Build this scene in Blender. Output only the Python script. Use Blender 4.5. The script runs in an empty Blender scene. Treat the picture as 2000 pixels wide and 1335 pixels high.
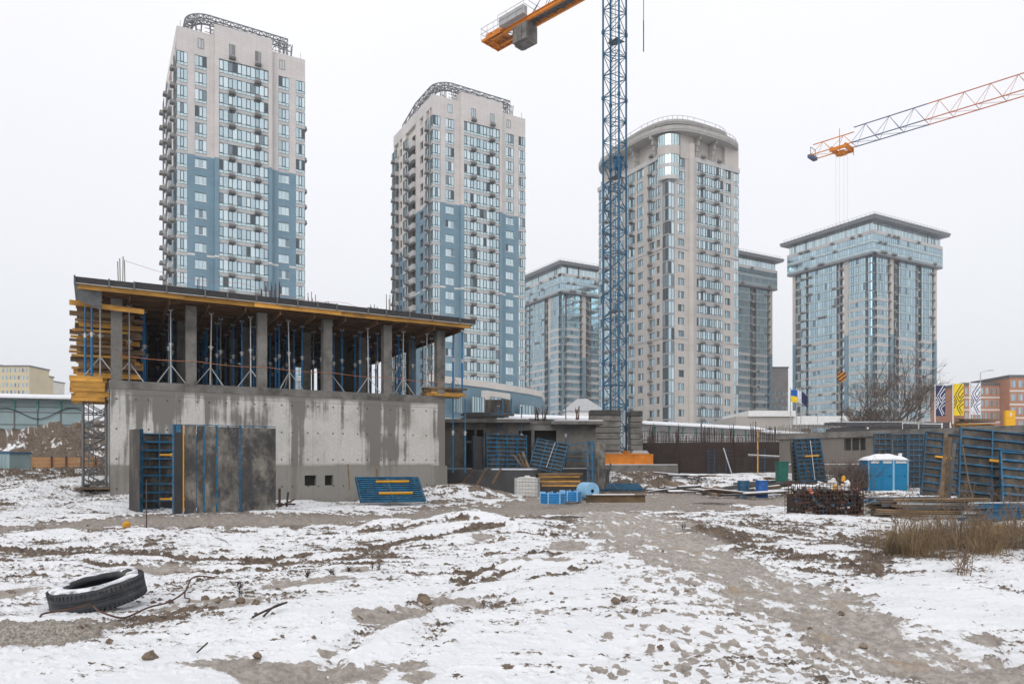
import bpy, math, random
import numpy as np
from mathutils import Vector, Matrix
random.seed(7)
R = math.radians
SC = bpy.context.scene
COL = SC.collection
# ---------------------------------------------------------------- camera
FPX, HZ, EYE = 1444.0, 909.0, 1.65          # focal length in photo pixels, horizon row, eye height
cam = bpy.data.cameras.new('camera'); cam_o = bpy.data.objects.new('camera', cam); COL.objects.link(cam_o)
cam.sensor_width = 36.0; cam.lens = 36.0*FPX/2000.0; cam.shift_y = (HZ-667.5)/2000.0
cam.clip_start = 0.1; cam.clip_end = 9000
cam_o.location = (0, 0, EYE); cam_o.rotation_euler = (R(90), 0, 0)
SC.camera = cam_o
# ---------------------------------------------------------------- world: overcast winter sky
SUN_EL, SUN_AZ = R(24), R(198)
w = bpy.data.worlds.new('World'); SC.world = w; w.use_nodes = True
nt = w.node_tree; N = nt.nodes; L = nt.links; N.clear()
out = N.new('ShaderNodeOutputWorld'); bg = N.new('ShaderNodeBackground')
sky = N.new('ShaderNodeTexSky'); sky.sky_type = 'NISHITA'; sky.sun_disc = False
sky.sun_elevation = SUN_EL; sky.sun_rotation = SUN_AZ
tc = N.new('ShaderNodeTexCoord'); sp = N.new('ShaderNodeSeparateXYZ'); L.new(tc.outputs['Generated'], sp.inputs[0])
cr = N.new('ShaderNodeValToRGB'); L.new(sp.outputs['Z'], cr.inputs[0])
e = cr.color_ramp.elements
e[0].position = 0.0; e[0].color = (.74, .765, .81, 1)
e[1].position = 1.0; e[1].color = (1.0, 1.0, 1.0, 1)
a_ = e.new(.16); a_.color = (.815, .83, .87, 1)
a_ = e.new(.42); a_.color = (.895, .895, .93, 1)
no = N.new('ShaderNodeTexNoise'); no.inputs['Scale'].default_value = 2.2; no.inputs['Detail'].default_value = 3
L.new(tc.outputs['Generated'], no.inputs['Vector'])
mr = N.new('ShaderNodeMapRange'); mr.inputs[1].default_value = .3; mr.inputs[2].default_value = .7
mr.inputs[3].default_value = 9.75; mr.inputs[4].default_value = 10.1; L.new(no.outputs['Fac'], mr.inputs[0])
mu = N.new('ShaderNodeVectorMath'); mu.operation = 'SCALE'; L.new(cr.outputs[0], mu.inputs[0]); L.new(mr.outputs[0], mu.inputs['Scale'])
mx = N.new('ShaderNodeMix'); mx.data_type = 'RGBA'; mx.inputs[0].default_value = .95
L.new(sky.outputs[0], mx.inputs[6]); L.new(mu.outputs[0], mx.inputs[7])
L.new(mx.outputs[2], bg.inputs[0]); bg.inputs[1].default_value = .1
L.new(bg.outputs[0], out.inputs[0])
sun = bpy.data.lights.new('sun', 'SUN'); sun.energy = .95; sun.angle = R(35); sun.color = (1, .97, .93)
sun_o = bpy.data.objects.new('sun', sun); COL.objects.link(sun_o)
sd = Vector((math.sin(SUN_AZ)*math.cos(SUN_EL), math.cos(SUN_AZ)*math.cos(SUN_EL), math.sin(SUN_EL)))
sun_o.rotation_euler = sd.to_track_quat('Z', 'Y').to_euler(); sun_o.location = (0, -20, 60)
SC.view_settings.view_transform = 'Standard'; SC.view_settings.look = 'None'
SC.view_settings.exposure = 0.24; SC.view_settings.gamma = 1
SC.cycles.max_bounces = 5; SC.cycles.diffuse_bounces = 3; SC.cycles.glossy_bounces = 3
SC.cycles.transparent_max_bounces = 6; SC.cycles.volume_bounces = 0
# ---------------------------------------------------------------- helpers
ANG = math.atan2(.4926, .8703)
U = Vector((math.cos(ANG), math.sin(ANG), 0)); V = Vector((-math.sin(ANG), math.cos(ANG), 0)); Z = Vector((0, 0, 1))
def at(px, py, Y): return Vector(((px-1000)/FPX*Y, Y, EYE+(HZ-py)/FPX*Y))
def gnd(px, py, z=0.0):
    Y = (EYE-z)*FPX/(py-HZ); return Vector(((px-1000)/FPX*Y, Y, z))
class MB:
    def __init__(s): s.v = []; s.f = []; s.m = []
    def _add(s, vs, fs, mi):
        b = len(s.v); s.v.extend(tuple(p) for p in vs)
        for f in fs: s.f.append(tuple(b+i for i in f)); s.m.append(mi)
    def hexa(s, p, mi=0):
        s._add(p, [(0,3,2,1),(4,5,6,7),(0,1,5,4),(1,2,6,5),(2,3,7,6),(3,0,4,7)], mi)
    def bx(s, x0, x1, y0, y1, z0, z1, mi=0):
        s.hexa([(x0,y0,z0),(x1,y0,z0),(x1,y1,z0),(x0,y1,z0),(x0,y0,z1),(x1,y0,z1),(x1,y1,z1),(x0,y1,z1)], mi)
    def rb(s, c, sz, rot, mi=0):
        h = Vector(sz)/2; M = rot.to_matrix() if hasattr(rot, 'to_matrix') else rot; c = Vector(c)
        s.hexa([c+M@Vector((x*h.x,y*h.y,z*h.z)) for z in (-1,1) for x,y in ((-1,-1),(1,-1),(1,1),(-1,1))], mi)
    def bar(s, p, q, w, h=None, mi=0):
        p = Vector(p); q = Vector(q); h = h or w; d = q-p
        if d.length < 1e-6: return
        d.normalize(); a = d.cross(Z) if abs(d.z) < .98 else d.cross(Vector((0,1,0))); a.normalize(); b = a.cross(d)
        a *= w/2; b *= h/2
        s.hexa([p-a-b,p+a-b,p+a+b,p-a+b,q-a-b,q+a-b,q+a+b,q-a+b], mi)
    def tube(s, p, q, r, n=6, r2=None, mi=0):
        s.path([p, q], [r, r if r2 is None else r2], n, mi)
    def path(s, pts, rs, n=6, mi=0, closed=False):
        pts = [Vector(p) for p in pts]; k = len(pts)
        if not hasattr(rs, '__len__'): rs = [rs]*k
        vs = []; up = None
        for i, p in enumerate(pts):
            d = (pts[(i+1) % k]-pts[i-1]) if closed else (pts[min(i+1,k-1)]-pts[max(i-1,0)])
            if d.length < 1e-9: d = Vector((0,0,1))
            d.normalize()
            if up is None:
                up = d.cross(Z) if abs(d.z) < .95 else d.cross(Vector((1,0,0)))
            up = up-d*up.dot(d); up.normalize(); b = d.cross(up)
            for j in range(n):
                t = 2*math.pi*j/n; vs.append(p+(up*math.cos(t)+b*math.sin(t))*rs[i])
        fs = []
        for i in range(k if closed else k-1):
            i2 = (i+1) % k
            for j in range(n):
                j2 = (j+1) % n; fs.append((i*n+j, i*n+j2, i2*n+j2, i2*n+j))
        if not closed: fs.append(tuple(reversed(range(n)))); fs.append(tuple(range((k-1)*n, k*n)))
        s._add(vs, fs, mi)
    def quad(s, a, b, c, d, mi=0): s._add([a,b,c,d], [(0,1,2,3)], mi)
    def lathe(s, prof, n=24, mi=0, M=None, cap=False):
        vs = []; k = len(prof)
        for r, z in prof:
            for j in range(n):
                t = 2*math.pi*j/n; p = Vector((r*math.cos(t), r*math.sin(t), z)); vs.append(M@p if M else p)
        fs = [(i*n+j, i*n+(j+1) % n, (i+1)*n+(j+1) % n, (i+1)*n+j) for i in range(k-1) for j in range(n)]
        if cap: fs += [tuple(reversed(range(n))), tuple(range((k-1)*n, k*n))]
        s._add(vs, fs, mi)
    def prism(s, poly, z0, z1, mi=0):
        n = len(poly); vs = [(x,y,z0) for x,y in poly]+[(x,y,z1) for x,y in poly]
        fs = [tuple(reversed(range(n))), tuple(range(n,2*n))]+[(i,(i+1)%n,n+(i+1)%n,n+i) for i in range(n)]
        s._add(vs, fs, mi)
    def merge(s, o, loc, rz):
        c, q = math.cos(rz), math.sin(rz); b = len(s.v)
        s.v.extend((x*c-y*q+loc[0], x*q+y*c+loc[1], z+loc[2]) for x,y,z in o.v)
        s.f.extend(tuple(b+i for i in f) for f in o.f); s.m.extend(o.m)
    def mesh(s, name, mats, smooth=False):
        me = bpy.data.meshes.new(name); me.from_pydata(s.v, [], s.f)
        for m in (mats if isinstance(mats, (list, tuple)) else [mats]): me.materials.append(m)
        me.polygons.foreach_set('material_index', s.m)
        if smooth: me.polygons.foreach_set('use_smooth', [True]*len(s.f))
        me.update(); return me
    def build(s, name, mats, parent=None, loc=(0,0,0), rot=(0,0,0), smooth=False):
        return link(name, s.mesh(name, mats, smooth), parent, loc, rot)
def link(name, me, parent=None, loc=(0,0,0), rot=(0,0,0)):
    o = bpy.data.objects.new(name, me); COL.objects.link(o); o.parent = parent
    o.location = loc; o.rotation_euler = rot; return o
def tag(o, label=None, cat=None, group=None, kind=None):
    if label: o['label'] = label
    if cat: o['category'] = cat
    if group: o['group'] = group
    if kind: o['kind'] = kind
    return o
def thing(name, label, cat, loc=(0,0,0), rz=0.0, group=None, rot=None):
    o = bpy.data.objects.new(name, None); COL.objects.link(o); o.empty_display_size = .2
    o.location = loc; o.rotation_euler = rot or (0,0,rz)
    return tag(o, label, cat, group)
def copy_tree(o, loc=None, rz=None, label=None, parent=None, rot=None):
    c = o.copy(); COL.objects.link(c)
    if parent is not None: c.parent = parent
    if loc is not None: c.location = loc
    if rz is not None: c.rotation_euler = (0,0,rz)
    if rot is not None: c.rotation_euler = rot
    if label: c['label'] = label
    for ch in KIDS.get(o.name, None) or [x for x in bpy.data.objects if x.parent == o]: copy_tree(ch, parent=c)
    return c
KIDS = {}
# ---------------------------------------------------------------- materials
def mat(name, col, rough=.6, metal=0.0, var=.25, vs=1.5, bump=0.0, bs=20, col2=None, f2=.5, s2=.6, stretch=(1,1,1), spec=.3, rnd=.0):
    m = bpy.data.materials.new(name); m.use_nodes = True
    nt = m.node_tree; N = nt.nodes; L = nt.links
    b = N['Principled BSDF']; b.inputs['Roughness'].default_value = rough; b.inputs['Metallic'].default_value = metal
    b.inputs['Specular IOR Level'].default_value = spec
    tc = N.new('ShaderNodeTexCoord'); oi = N.new('ShaderNodeObjectInfo')
    mp = N.new('ShaderNodeMapping'); mp.inputs['Scale'].default_value = stretch
    ad = N.new('ShaderNodeVectorMath'); ad.operation = 'ADD'
    sc = N.new('ShaderNodeMath'); sc.operation = 'MULTIPLY'; sc.inputs[1].default_value = 37.0
    L.new(oi.outputs['Random'], sc.inputs[0]); L.new(tc.outputs['Object'], ad.inputs[0]); L.new(sc.outputs[0], ad.inputs[1])
    L.new(ad.outputs[0], mp.inputs[0])
    n1 = N.new('ShaderNodeTexNoise'); n1.inputs['Scale'].default_value = vs; n1.inputs['Detail'].default_value = 6; n1.inputs['Roughness'].default_value = .65
    L.new(mp.outputs[0], n1.inputs['Vector'])
    r1 = N.new('ShaderNodeMapRange'); r1.inputs[1].default_value = .3; r1.inputs[2].default_value = .7
    r1.inputs[3].default_value = 1-var; r1.inputs[4].default_value = 1+var; L.new(n1.outputs['Fac'], r1.inputs[0])
    src = None
    if col2:
        n2 = N.new('ShaderNodeTexNoise'); n2.inputs['Scale'].default_value = s2; n2.inputs['Detail'].default_value = 8; n2.inputs['Roughness'].default_value = .7
        L.new(mp.outputs[0], n2.inputs['Vector'])
        r2 = N.new('ShaderNodeMapRange'); r2.inputs[1].default_value = .62-.3*f2; r2.inputs[2].default_value = .78-.3*f2; L.new(n2.outputs['Fac'], r2.inputs[0])
        mx = N.new('ShaderNodeMix'); mx.data_type = 'RGBA'; mx.inputs[6].default_value = (*col,1); mx.inputs[7].default_value = (*col2,1)
        L.new(r2.outputs[0], mx.inputs[0]); src = mx.outputs[2]
    vm = N.new('ShaderNodeVectorMath'); vm.operation = 'SCALE'
    if src: L.new(src, vm.inputs[0])
    else: vm.inputs[0].default_value = col
    if rnd:
        rr = N.new('ShaderNodeMapRange'); rr.inputs[3].default_value = 1-rnd; rr.inputs[4].default_value = 1+rnd; L.new(oi.outputs['Random'], rr.inputs[0])
        mm = N.new('ShaderNodeMath'); mm.operation = 'MULTIPLY'; L.new(rr.outputs[0], mm.inputs[0]); L.new(r1.outputs[0], mm.inputs[1]); L.new(mm.outputs[0], vm.inputs['Scale'])
    else: L.new(r1.outputs[0], vm.inputs['Scale'])
    L.new(vm.outputs[0], b.inputs['Base Color'])
    if bump:
        nb = N.new('ShaderNodeTexNoise'); nb.inputs['Scale'].default_value = bs; nb.inputs['Detail'].default_value = 4; L.new(mp.outputs[0], nb.inputs['Vector'])
        bp = N.new('ShaderNodeBump'); bp.inputs['Strength'].default_value = bump; bp.inputs['Distance'].default_value = .02
        L.new(nb.outputs['Fac'], bp.inputs['Height']); L.new(bp.outputs[0], b.inputs['Normal'])
    return m
def cladding(name, col, tile=.6, th=.6, line=.8, var=.06):
    m = bpy.data.materials.new(name); m.use_nodes = True
    nt = m.node_tree; N = nt.nodes; L = nt.links; b = N['Principled BSDF']; b.inputs['Roughness'].default_value = .55; b.inputs['Specular IOR Level'].default_value = .3
    tc = N.new('ShaderNodeTexCoord'); sp = N.new('ShaderNodeSeparateXYZ'); L.new(tc.outputs['Object'], sp.inputs[0])
    ad = N.new('ShaderNodeMath'); L.new(sp.outputs['X'], ad.inputs[0]); L.new(sp.outputs['Y'], ad.inputs[1])
    cb = N.new('ShaderNodeCombineXYZ'); L.new(ad.outputs[0], cb.inputs[0]); L.new(sp.outputs['Z'], cb.inputs[1])
    br = N.new('ShaderNodeTexBrick'); br.offset = 0; br.inputs['Scale'].default_value = 1
    br.inputs['Brick Width'].default_value = tile*1.5; br.inputs['Row Height'].default_value = th; br.inputs['Mortar Size'].default_value = .022
    br.inputs['Color1'].default_value = (*col,1); br.inputs['Color2'].default_value = (*[c*(1-var) for c in col],1); br.inputs['Mortar'].default_value = (*[c*line for c in col],1)
    L.new(cb.outputs[0], br.inputs['Vector'])
    n1 = N.new('ShaderNodeTexNoise'); n1.inputs['Scale'].default_value = .25; n1.inputs['Detail'].default_value = 5; L.new(tc.outputs['Object'], n1.inputs['Vector'])
    r1 = N.new('ShaderNodeMapRange'); r1.inputs[1].default_value = .3; r1.inputs[2].default_value = .7; r1.inputs[3].default_value = .9; r1.inputs[4].default_value = 1.06; L.new(n1.outputs['Fac'], r1.inputs[0])
    vm = N.new('ShaderNodeVectorMath'); vm.operation = 'SCALE'; L.new(br.outputs['Color'], vm.inputs[0]); L.new(r1.outputs[0], vm.inputs['Scale'])
    L.new(vm.outputs[0], b.inputs['Base Color']); return m
def glass(name, stops, rough=.06, metal=.85):
    """window panes: each pane takes its own tint (curtain, blind, dark room, sky-blue coating)"""
    m = bpy.data.materials.new(name); m.use_nodes = True
    nt = m.node_tree; N = nt.nodes; L = nt.links; b = N['Principled BSDF']; b.inputs['Roughness'].default_value = rough; b.inputs['Metallic'].default_value = metal
    g = N.new('ShaderNodeNewGeometry'); oi = N.new('ShaderNodeObjectInfo')
    ad = N.new('ShaderNodeMath'); L.new(g.outputs['Random Per Island'], ad.inputs[0]); L.new(oi.outputs['Random'], ad.inputs[1])
    fr = N.new('ShaderNodeMath'); fr.operation = 'FRACT'; L.new(ad.outputs[0], fr.inputs[0])
    cr = N.new('ShaderNodeValToRGB'); cr.color_ramp.interpolation = 'CONSTANT'; L.new(fr.outputs[0], cr.inputs[0])
    els = cr.color_ramp.elements
    els[0].position = 0; els[0].color = (*stops[0][1],1); els[1].position = stops[1][0]; els[1].color = (*stops[1][1],1)
    for p, c in stops[2:]:
        q = els.new(p); q.color = (*c,1)
    L.new(cr.outputs[0], b.inputs['Base Color']); return m
M = {}
M['beige'] = cladding('beige_cladding', (.59,.555,.54))
M['beige_c'] = cladding('warm_beige_cladding', (.50,.465,.435), line=.8)
M['pale'] = mat('pale_render', (.62,.59,.55), .7, var=.08, vs=.3)
M['blue_clad'] = cladding('blue_cladding', (.165,.27,.345))
M['spandrel'] = mat('spandrel_panel', (.46,.45,.45), .5, var=.08, vs=.4)
M['spandrel_grey'] = mat('grey_spandrel_panel', (.36,.355,.355), .5, var=.1, vs=.4)
M['frame_dark'] = mat('dark_window_frame', (.13,.165,.185), .5, var=.1)
M['frame_pale'] = mat('pale_window_frame', (.45,.5,.53), .5, var=.05)
G1 = [(0,(.08,.10,.115)),(.05,(.20,.25,.28)),(.10,(.53,.65,.695)),(.40,(.59,.715,.755)),(.62,(.47,.595,.645)),(.80,(.66,.77,.795)),(.94,(.38,.49,.53))]
G2 = [(0,(.09,.115,.13)),(.08,(.24,.31,.34)),(.18,(.38,.50,.55)),(.52,(.47,.61,.66)),(.74,(.33,.44,.49)),(.9,(.56,.69,.73))]
G3 = [(0,(.06,.07,.08)),(.3,(.12,.15,.165)),(.6,(.19,.23,.25)),(.8,(.30,.37,.39))]
M['spandrel_blue'] = mat('blue_grey_spandrel', (.30,.36,.40), .4, var=.06, vs=.3)
M['frame_blue'] = mat('blue_grey_window_frame', (.17,.22,.25), .5, var=.05)
M['glass_blue'] = glass('smooth_blue_glass', [(0,(.16,.22,.26)),(.04,(.38,.52,.59)),(.35,(.43,.57,.64)),(.65,(.37,.50,.57)),(.85,(.50,.65,.71))])
M['glass'] = glass('sky_blue_glass', G1)
M['glass_grey'] = glass('grey_blue_glass', G2)
M['glass_dark'] = glass('dark_glass', G3, metal=.6)
M['panel_glass'] = glass('frosted_glass_panel', [(0,(.52,.67,.69)),(.5,(.57,.70,.72)),(.8,(.48,.62,.66))], rough=.25, metal=.6)
M['roof_steel'] = mat('grey_roof_steel', (.18,.19,.21), .5, var=.1)
M['ac'] = mat('grey_air_conditioner_casing', (.27,.265,.26), .6, var=.15)
M['ac_dark'] = mat('dark_air_conditioner_tray', (.12,.12,.125), .6)
M['conc_pale'] = mat('pale_concrete', (.36,.35,.335), .8, var=.12, vs=.6)
M['beige_low'] = mat('dull_beige_render', (.40,.375,.35), .8, var=.08, vs=.3)
M['dark_earth'] = mat('dark_shaded_basement_wall', (.045,.038,.034), .9, var=.4, vs=.8)
M['recess'] = mat('painted_interior_shade', (.035,.033,.032), .8)  # near-black colour standing in for shade inside openings and rooms
M['concrete'] = mat('grey_concrete', (.165,.157,.145), .85, var=.3, vs=1.2, col2=(.075,.07,.064), s2=.8, f2=.45, bump=.3, bs=25)
M['concrete_dark'] = mat('dark_concrete', (.06,.056,.052), .8, var=.3, vs=1.2, bump=.2)  # darker concrete tone for blocks, pipes and walls
M['steel_blue'] = mat('blue_painted_steel', (.006,.10,.20), .5, var=.45, vs=3, col2=(.11,.11,.11), f2=.42, s2=5, rnd=.25)
M['prop_blue'] = mat('bright_blue_prop_paint', (.008,.13,.30), .45, var=.25, vs=3)
M['crane_blue'] = mat('crane_blue_paint', (.005,.085,.175), .4, var=.2, vs=1)
M['crane_orange'] = mat('orange_crane_paint', (.62,.20,.015), .45, var=.2, vs=1.5, col2=(.25,.08,.02), f2=.12, s2=2)
M['crane_red'] = mat('haze_paled_red_orange_paint', (.50,.18,.11), .5, var=.15)  # paint colour lightened to imitate haze over the thin jib
M['crane_navy'] = mat('haze_paled_navy_paint', (.09,.11,.21), .5, var=.15)  # navy lightened as well, haze put into the colour
M['galv'] = mat('galvanised_steel', (.42,.43,.44), .45, .35, var=.2, vs=4)
M['galv_dark'] = mat('weathered_galvanised_steel', (.13,.134,.138), .55, .3, var=.25, vs=4)
M['ply'] = mat('stained_formwork_plywood', (.05,.044,.039), .7, var=.4, vs=2, col2=(.14,.12,.10), f2=.40, s2=1.6, stretch=(1,1,.35))
M['ply_wall'] = mat('concrete_splashed_plywood', (.055,.053,.053), .65, var=.4, vs=3.5, col2=(.20,.185,.16), f2=.56, s2=1.3, stretch=(1,1,.6))
M['ply_edge'] = mat('black_film_faced_plywood', (.035,.034,.036), .5, var=.2)
M['timber'] = mat('yellow_formwork_timber', (.50,.26,.05), .6, var=.3, vs=3, col2=(.26,.13,.04), f2=.45, s2=1.2, stretch=(.4,1,1), rnd=.3)
M['timber_shaded'] = mat('shade_darkened_timber', (.12,.062,.028), .7, var=.3, vs=3, stretch=(.4,1,1), rnd=.35)  # timber colour darkened to imitate shade under the deck
M['timber_old'] = mat('weathered_timber', (.19,.125,.07), .75, var=.35, vs=3, col2=(.075,.055,.036), f2=.5, s2=1.4, stretch=(.4,1,1), rnd=.35)
M['plank'] = mat('fresh_orange_brown_planks', (.42,.235,.11), .7, var=.25, vs=3, col2=(.25,.13,.06), f2=.4, s2=1.5, stretch=(.3,1,3))
M['rust'] = mat('rusty_steel', (.10,.05,.035), .8, var=.35, vs=6, col2=(.045,.03,.028), f2=.5, s2=4)
M['rebar'] = mat('dark_rusty_rebar', (.075,.05,.045), .8, var=.3, vs=6)
M['yellow'] = mat('yellow_paint', (.62,.30,.02), .5, var=.15)
M['snow'] = mat('snow', (.80,.815,.85), .6, var=.05, vs=2, bump=.3, bs=12, spec=.2)
M['snow_dust'] = mat('thin_snow_dusting', (.74,.755,.79), .7, var=.12, vs=9, col2=(.10,.105,.115), f2=.5, s2=6)
M['rubber'] = mat('dusty_black_rubber', (.045,.048,.055), .75, var=.3, vs=4, col2=(.09,.082,.072), f2=.36, s2=3, bump=.2, bs=40)
M['drum_blue'] = mat('blue_drum_paint', (.015,.09,.30), .45, var=.25, vs=5, col2=(.10,.12,.17), f2=.2, s2=5)
M['cabin_blue'] = mat('bright_blue_plastic', (.003,.17,.34), .4, var=.1, vs=1)
M['white'] = mat('white_plastic', (.75,.75,.74), .5, var=.08)
M['hdpe'] = mat('translucent_white_tank', (.58,.56,.53), .45, var=.12, vs=2)
M['pipe_blue'] = mat('blue_plastic_pipe', (.03,.23,.53), .4, var=.15, vs=3)
M['pipe_pale'] = mat('pale_blue_film', (.25,.48,.70), .4, var=.15, vs=5)
M['fence_blue'] = mat('pale_blue_grey_fence_panel', (.30,.40,.42), .55, var=.1, vs=.6)
M['fence_green'] = mat('green_fence_post', (.12,.38,.30), .6)
M['brick_orange'] = mat('orange_brick', (.42,.20,.125), .8, var=.12, vs=.5)
M['yellow_wall'] = mat('pale_yellow_render', (.56,.48,.32), .8, var=.1, vs=.3)
M['grey_panel'] = mat('grey_panel_block', (.25,.235,.225), .8, var=.15, vs=.4)
M['bark'] = mat('grey_brown_bark', (.13,.10,.085), .9, var=.3, vs=3)
M['twig'] = mat('pale_brown_twig', (.16,.12,.09), .9, var=.3, vs=3)
M['dry'] = mat('dry_straw', (.23,.16,.085), .9, var=.4, vs=1.2, col2=(.085,.06,.04), f2=.55, s2=1.5)
M['dry_weed'] = mat('dry_weed_stalk', (.19,.13,.085), .9, var=.3, vs=4)
M['black'] = mat('black_paint', (.02,.02,.022), .6)
M['dark_roof'] = mat('dark_grey_roof_felt', (.06,.066,.072), .7, var=.1)
M['green'] = mat('dark_green_paint', (.01,.10,.075), .6, var=.25, vs=3)
M['grey_box'] = mat('dark_grey_concrete_face', (.065,.065,.068), .8, var=.2, vs=1.5)
M['flag_blue'] = mat('flag_blue', (.01,.12,.45), .8); M['flag_yellow'] = mat('flag_yellow', (.85,.62,.02), .8)
M['flag_white'] = mat('flag_white', (.75,.75,.8), .8); M['flag_navy'] = mat('flag_navy', (.02,.03,.10), .8)
M['sign_yellow'] = mat('sign_yellow', (.80,.42,.01), .5, var=.05)
M['rope'] = mat('orange_rope', (.40,.17,.09), .8)
M['wire'] = mat('dark_wire', (.05,.035,.03), .7)
M['mud'] = mat('brown_mud', (.16,.12,.09), .95, var=.35, vs=4, col2=(.28,.23,.18), f2=.4, s2=3, bump=.6, bs=18)
# poured concrete wall with wet vertical runs, pour joints and tie holes
def stained_wall():
    m = bpy.data.materials.new('streaked_wet_concrete'); m.use_nodes = True
    nt = m.node_tree; N = nt.nodes; L = nt.links; b = N['Principled BSDF']
    tc = N.new('ShaderNodeTexCoord')
    def noise(scale, stretch, det=6, rg=.6):
        mp = N.new('ShaderNodeMapping'); mp.inputs['Scale'].default_value = stretch; L.new(tc.outputs['Object'], mp.inputs[0])
        n = N.new('ShaderNodeTexNoise'); n.inputs['Scale'].default_value = scale; n.inputs['Detail'].default_value = det; n.inputs['Roughness'].default_value = rg
        L.new(mp.outputs[0], n.inputs['Vector']); return n.outputs['Fac']
    def rng(x, a, b_, c=0, d=1):
        r = N.new('ShaderNodeMapRange'); r.interpolation_type = 'SMOOTHSTEP'
        for i, q in enumerate((a,b_,c,d)): r.inputs[i+1].default_value = q
        L.new(x, r.inputs[0]); return r.outputs[0]
    def mixc(f, a, c):
        x = N.new('ShaderNodeMix'); x.data_type = 'RGBA'; L.new(f, x.inputs[0])
        for s, q in ((6,a),(7,c)):
            if isinstance(q, tuple): x.inputs[s].default_value = (*q,1)
            else: L.new(q, x.inputs[s])
        return x.outputs[2]
    def mth(op, a, c):
        x = N.new('ShaderNodeMath'); x.operation = op
        for i, q in enumerate((a,c)):
            if isinstance(q, (int,float)): x.inputs[i].default_value = q
            else: L.new(q, x.inputs[i])
        return x.outputs[0]
    sp = N.new('ShaderNodeSeparateXYZ'); L.new(tc.outputs['Object'], sp.inputs[0])
    streak = noise(1.0, (.75,.75,.035), 5, .65); fine = noise(1.0, (5,5,.16), 4, .6); blot = noise(.55, (1,1,.9), 6); grain = noise(9, (1,1,1), 5)
    base = mixc(rng(grain,.3,.7), (.46,.445,.42), (.55,.535,.51))
    base = mixc(rng(blot,.42,.7), base, (.38,.365,.34))
    s = mth('ADD', mth('ADD', mth('MULTIPLY', streak, .55), mth('MULTIPLY', blot, .25)), mth('MULTIPLY', fine, .20))
    zt = rng(sp.outputs['Z'], 1.7, 5.2, -.012, .03)
    s2 = mth('ADD', s, zt)
    wet = rng(s2, .485, .54)
    base = mixc(mth('MULTIPLY', wet, .92), base, (.135,.126,.113))
    top = rng(mth('ADD', sp.outputs['Z'], mth('MULTIPLY', blot, .7)), 4.95, 5.2)
    base = mixc(mth('MULTIPLY', top, .8), base, (.17,.16,.148))
    low = rng(mth('ADD', sp.outputs['Z'], mth('MULTIPLY', blot, .5)), 2.05, 1.85)
    base = mixc(mth('MULTIPLY', low, .8), base, (.175,.165,.147))
    # joints
    fx = mth('FRACT', mth('DIVIDE', sp.outputs['X'], 1.2), 0); jx = rng(mth('ABSOLUTE', mth('SUBTRACT', fx, .5), 0), .488, .498)
    base = mixc(mth('MULTIPLY', jx, .45), base, (.11,.10,.09))
    jz = rng(mth('ABSOLUTE', mth('SUBTRACT', sp.outputs['Z'], 4.62), 0), .03, .0)
    base = mixc(mth('MULTIPLY', jz, .6), base, (.10,.09,.08))
    hx = mth('MULTIPLY', mth('SUBTRACT', mth('ABSOLUTE', mth('SUBTRACT', fx, .5), 0), .30), 1.2)
    hz_ = mth('MULTIPLY', mth('SUBTRACT', mth('FRACT', mth('DIVIDE', sp.outputs['Z'], 1.25), 0), .55), 1.25)
    hd = mth('ADD', mth('MULTIPLY', hx, hx), mth('MULTIPLY', hz_, hz_))
    base = mixc(mth('MULTIPLY', rng(hd, .0026, .0010), .85), base, (.05,.045,.04))
    L.new(base, b.inputs['Base Color'])
    ro = N.new('ShaderNodeMapRange'); ro.inputs[3].default_value = .9; ro.inputs[4].default_value = .55; L.new(wet, ro.inputs[0]); L.new(ro.outputs[0], b.inputs['Roughness'])
    bp = N.new('ShaderNodeBump'); bp.inputs['Strength'].default_value = .25; bp.inputs['Distance'].default_value = .01; L.new(grain, bp.inputs['Height']); L.new(bp.outputs[0], b.inputs['Normal'])
    return m
M['stained'] = stained_wall()
M['concrete_tan'] = mat('brownish_board_marked_concrete', (.165,.148,.13), .85, var=.3, vs=1.2, col2=(.15,.135,.12), f2=.5, s2=1.2, stretch=(1,1,.2))
M['sign_yellow2'] = mat('bright_yellow_cloth', (.80,.58,.02), .8, var=.05)
# ================================================================ GROUND
_rng = np.random.RandomState(11)
_perm = np.concatenate([_rng.permutation(256)]*3)
_gr = np.stack([np.cos(np.arange(256)*2*np.pi/256*97), np.sin(np.arange(256)*2*np.pi/256*97)], 1)
def perlin(x, y):
    x = np.asarray(x, float); y = np.asarray(y, float)
    xi = np.floor(x).astype(np.int64); yi = np.floor(y).astype(np.int64); xf = x-xi; yf = y-yi
    xi &= 255; yi &= 255
    u = xf*xf*xf*(xf*(xf*6-15)+10); v = yf*yf*yf*(yf*(yf*6-15)+10)
    def g(ix, iy, fx, fy):
        k = _gr[_perm[_perm[ix]+iy]]; return k[...,0]*fx+k[...,1]*fy
    a = g(xi,yi,xf,yf); b = g(xi+1,yi,xf-1,yf); c = g(xi,yi+1,xf,yf-1); d = g(xi+1,yi+1,xf-1,yf-1)
    return (a+u*(b-a))+v*((c+u*(d-c))-(a+u*(b-a)))
def fbm(x, y, s, o=4, gain=.5, off=0.0):
    t = 0; a = 1.0; n = 0
    for i in range(o):
        t = t+a*perlin(x*s+off+i*17.3, y*s+off*1.7-i*9.1); n += a*a; a *= gain; s *= 2.03
    return t/(n**.5)/.26           # about unit standard deviation
def sst(a, b, x):
    t = np.clip((x-a)/(b-a), 0, 1); return t*t*(3-2*t)
def heap(x, y, cx, cy, rx, ry, h, rot=0.0):
    c, s = math.cos(rot), math.sin(rot); dx = x-cx; dy = y-cy
    a = (dx*c+dy*s)/rx; b = (-dx*s+dy*c)/ry
    return h*np.exp(-(a*a+b*b)**1.3)
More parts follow.
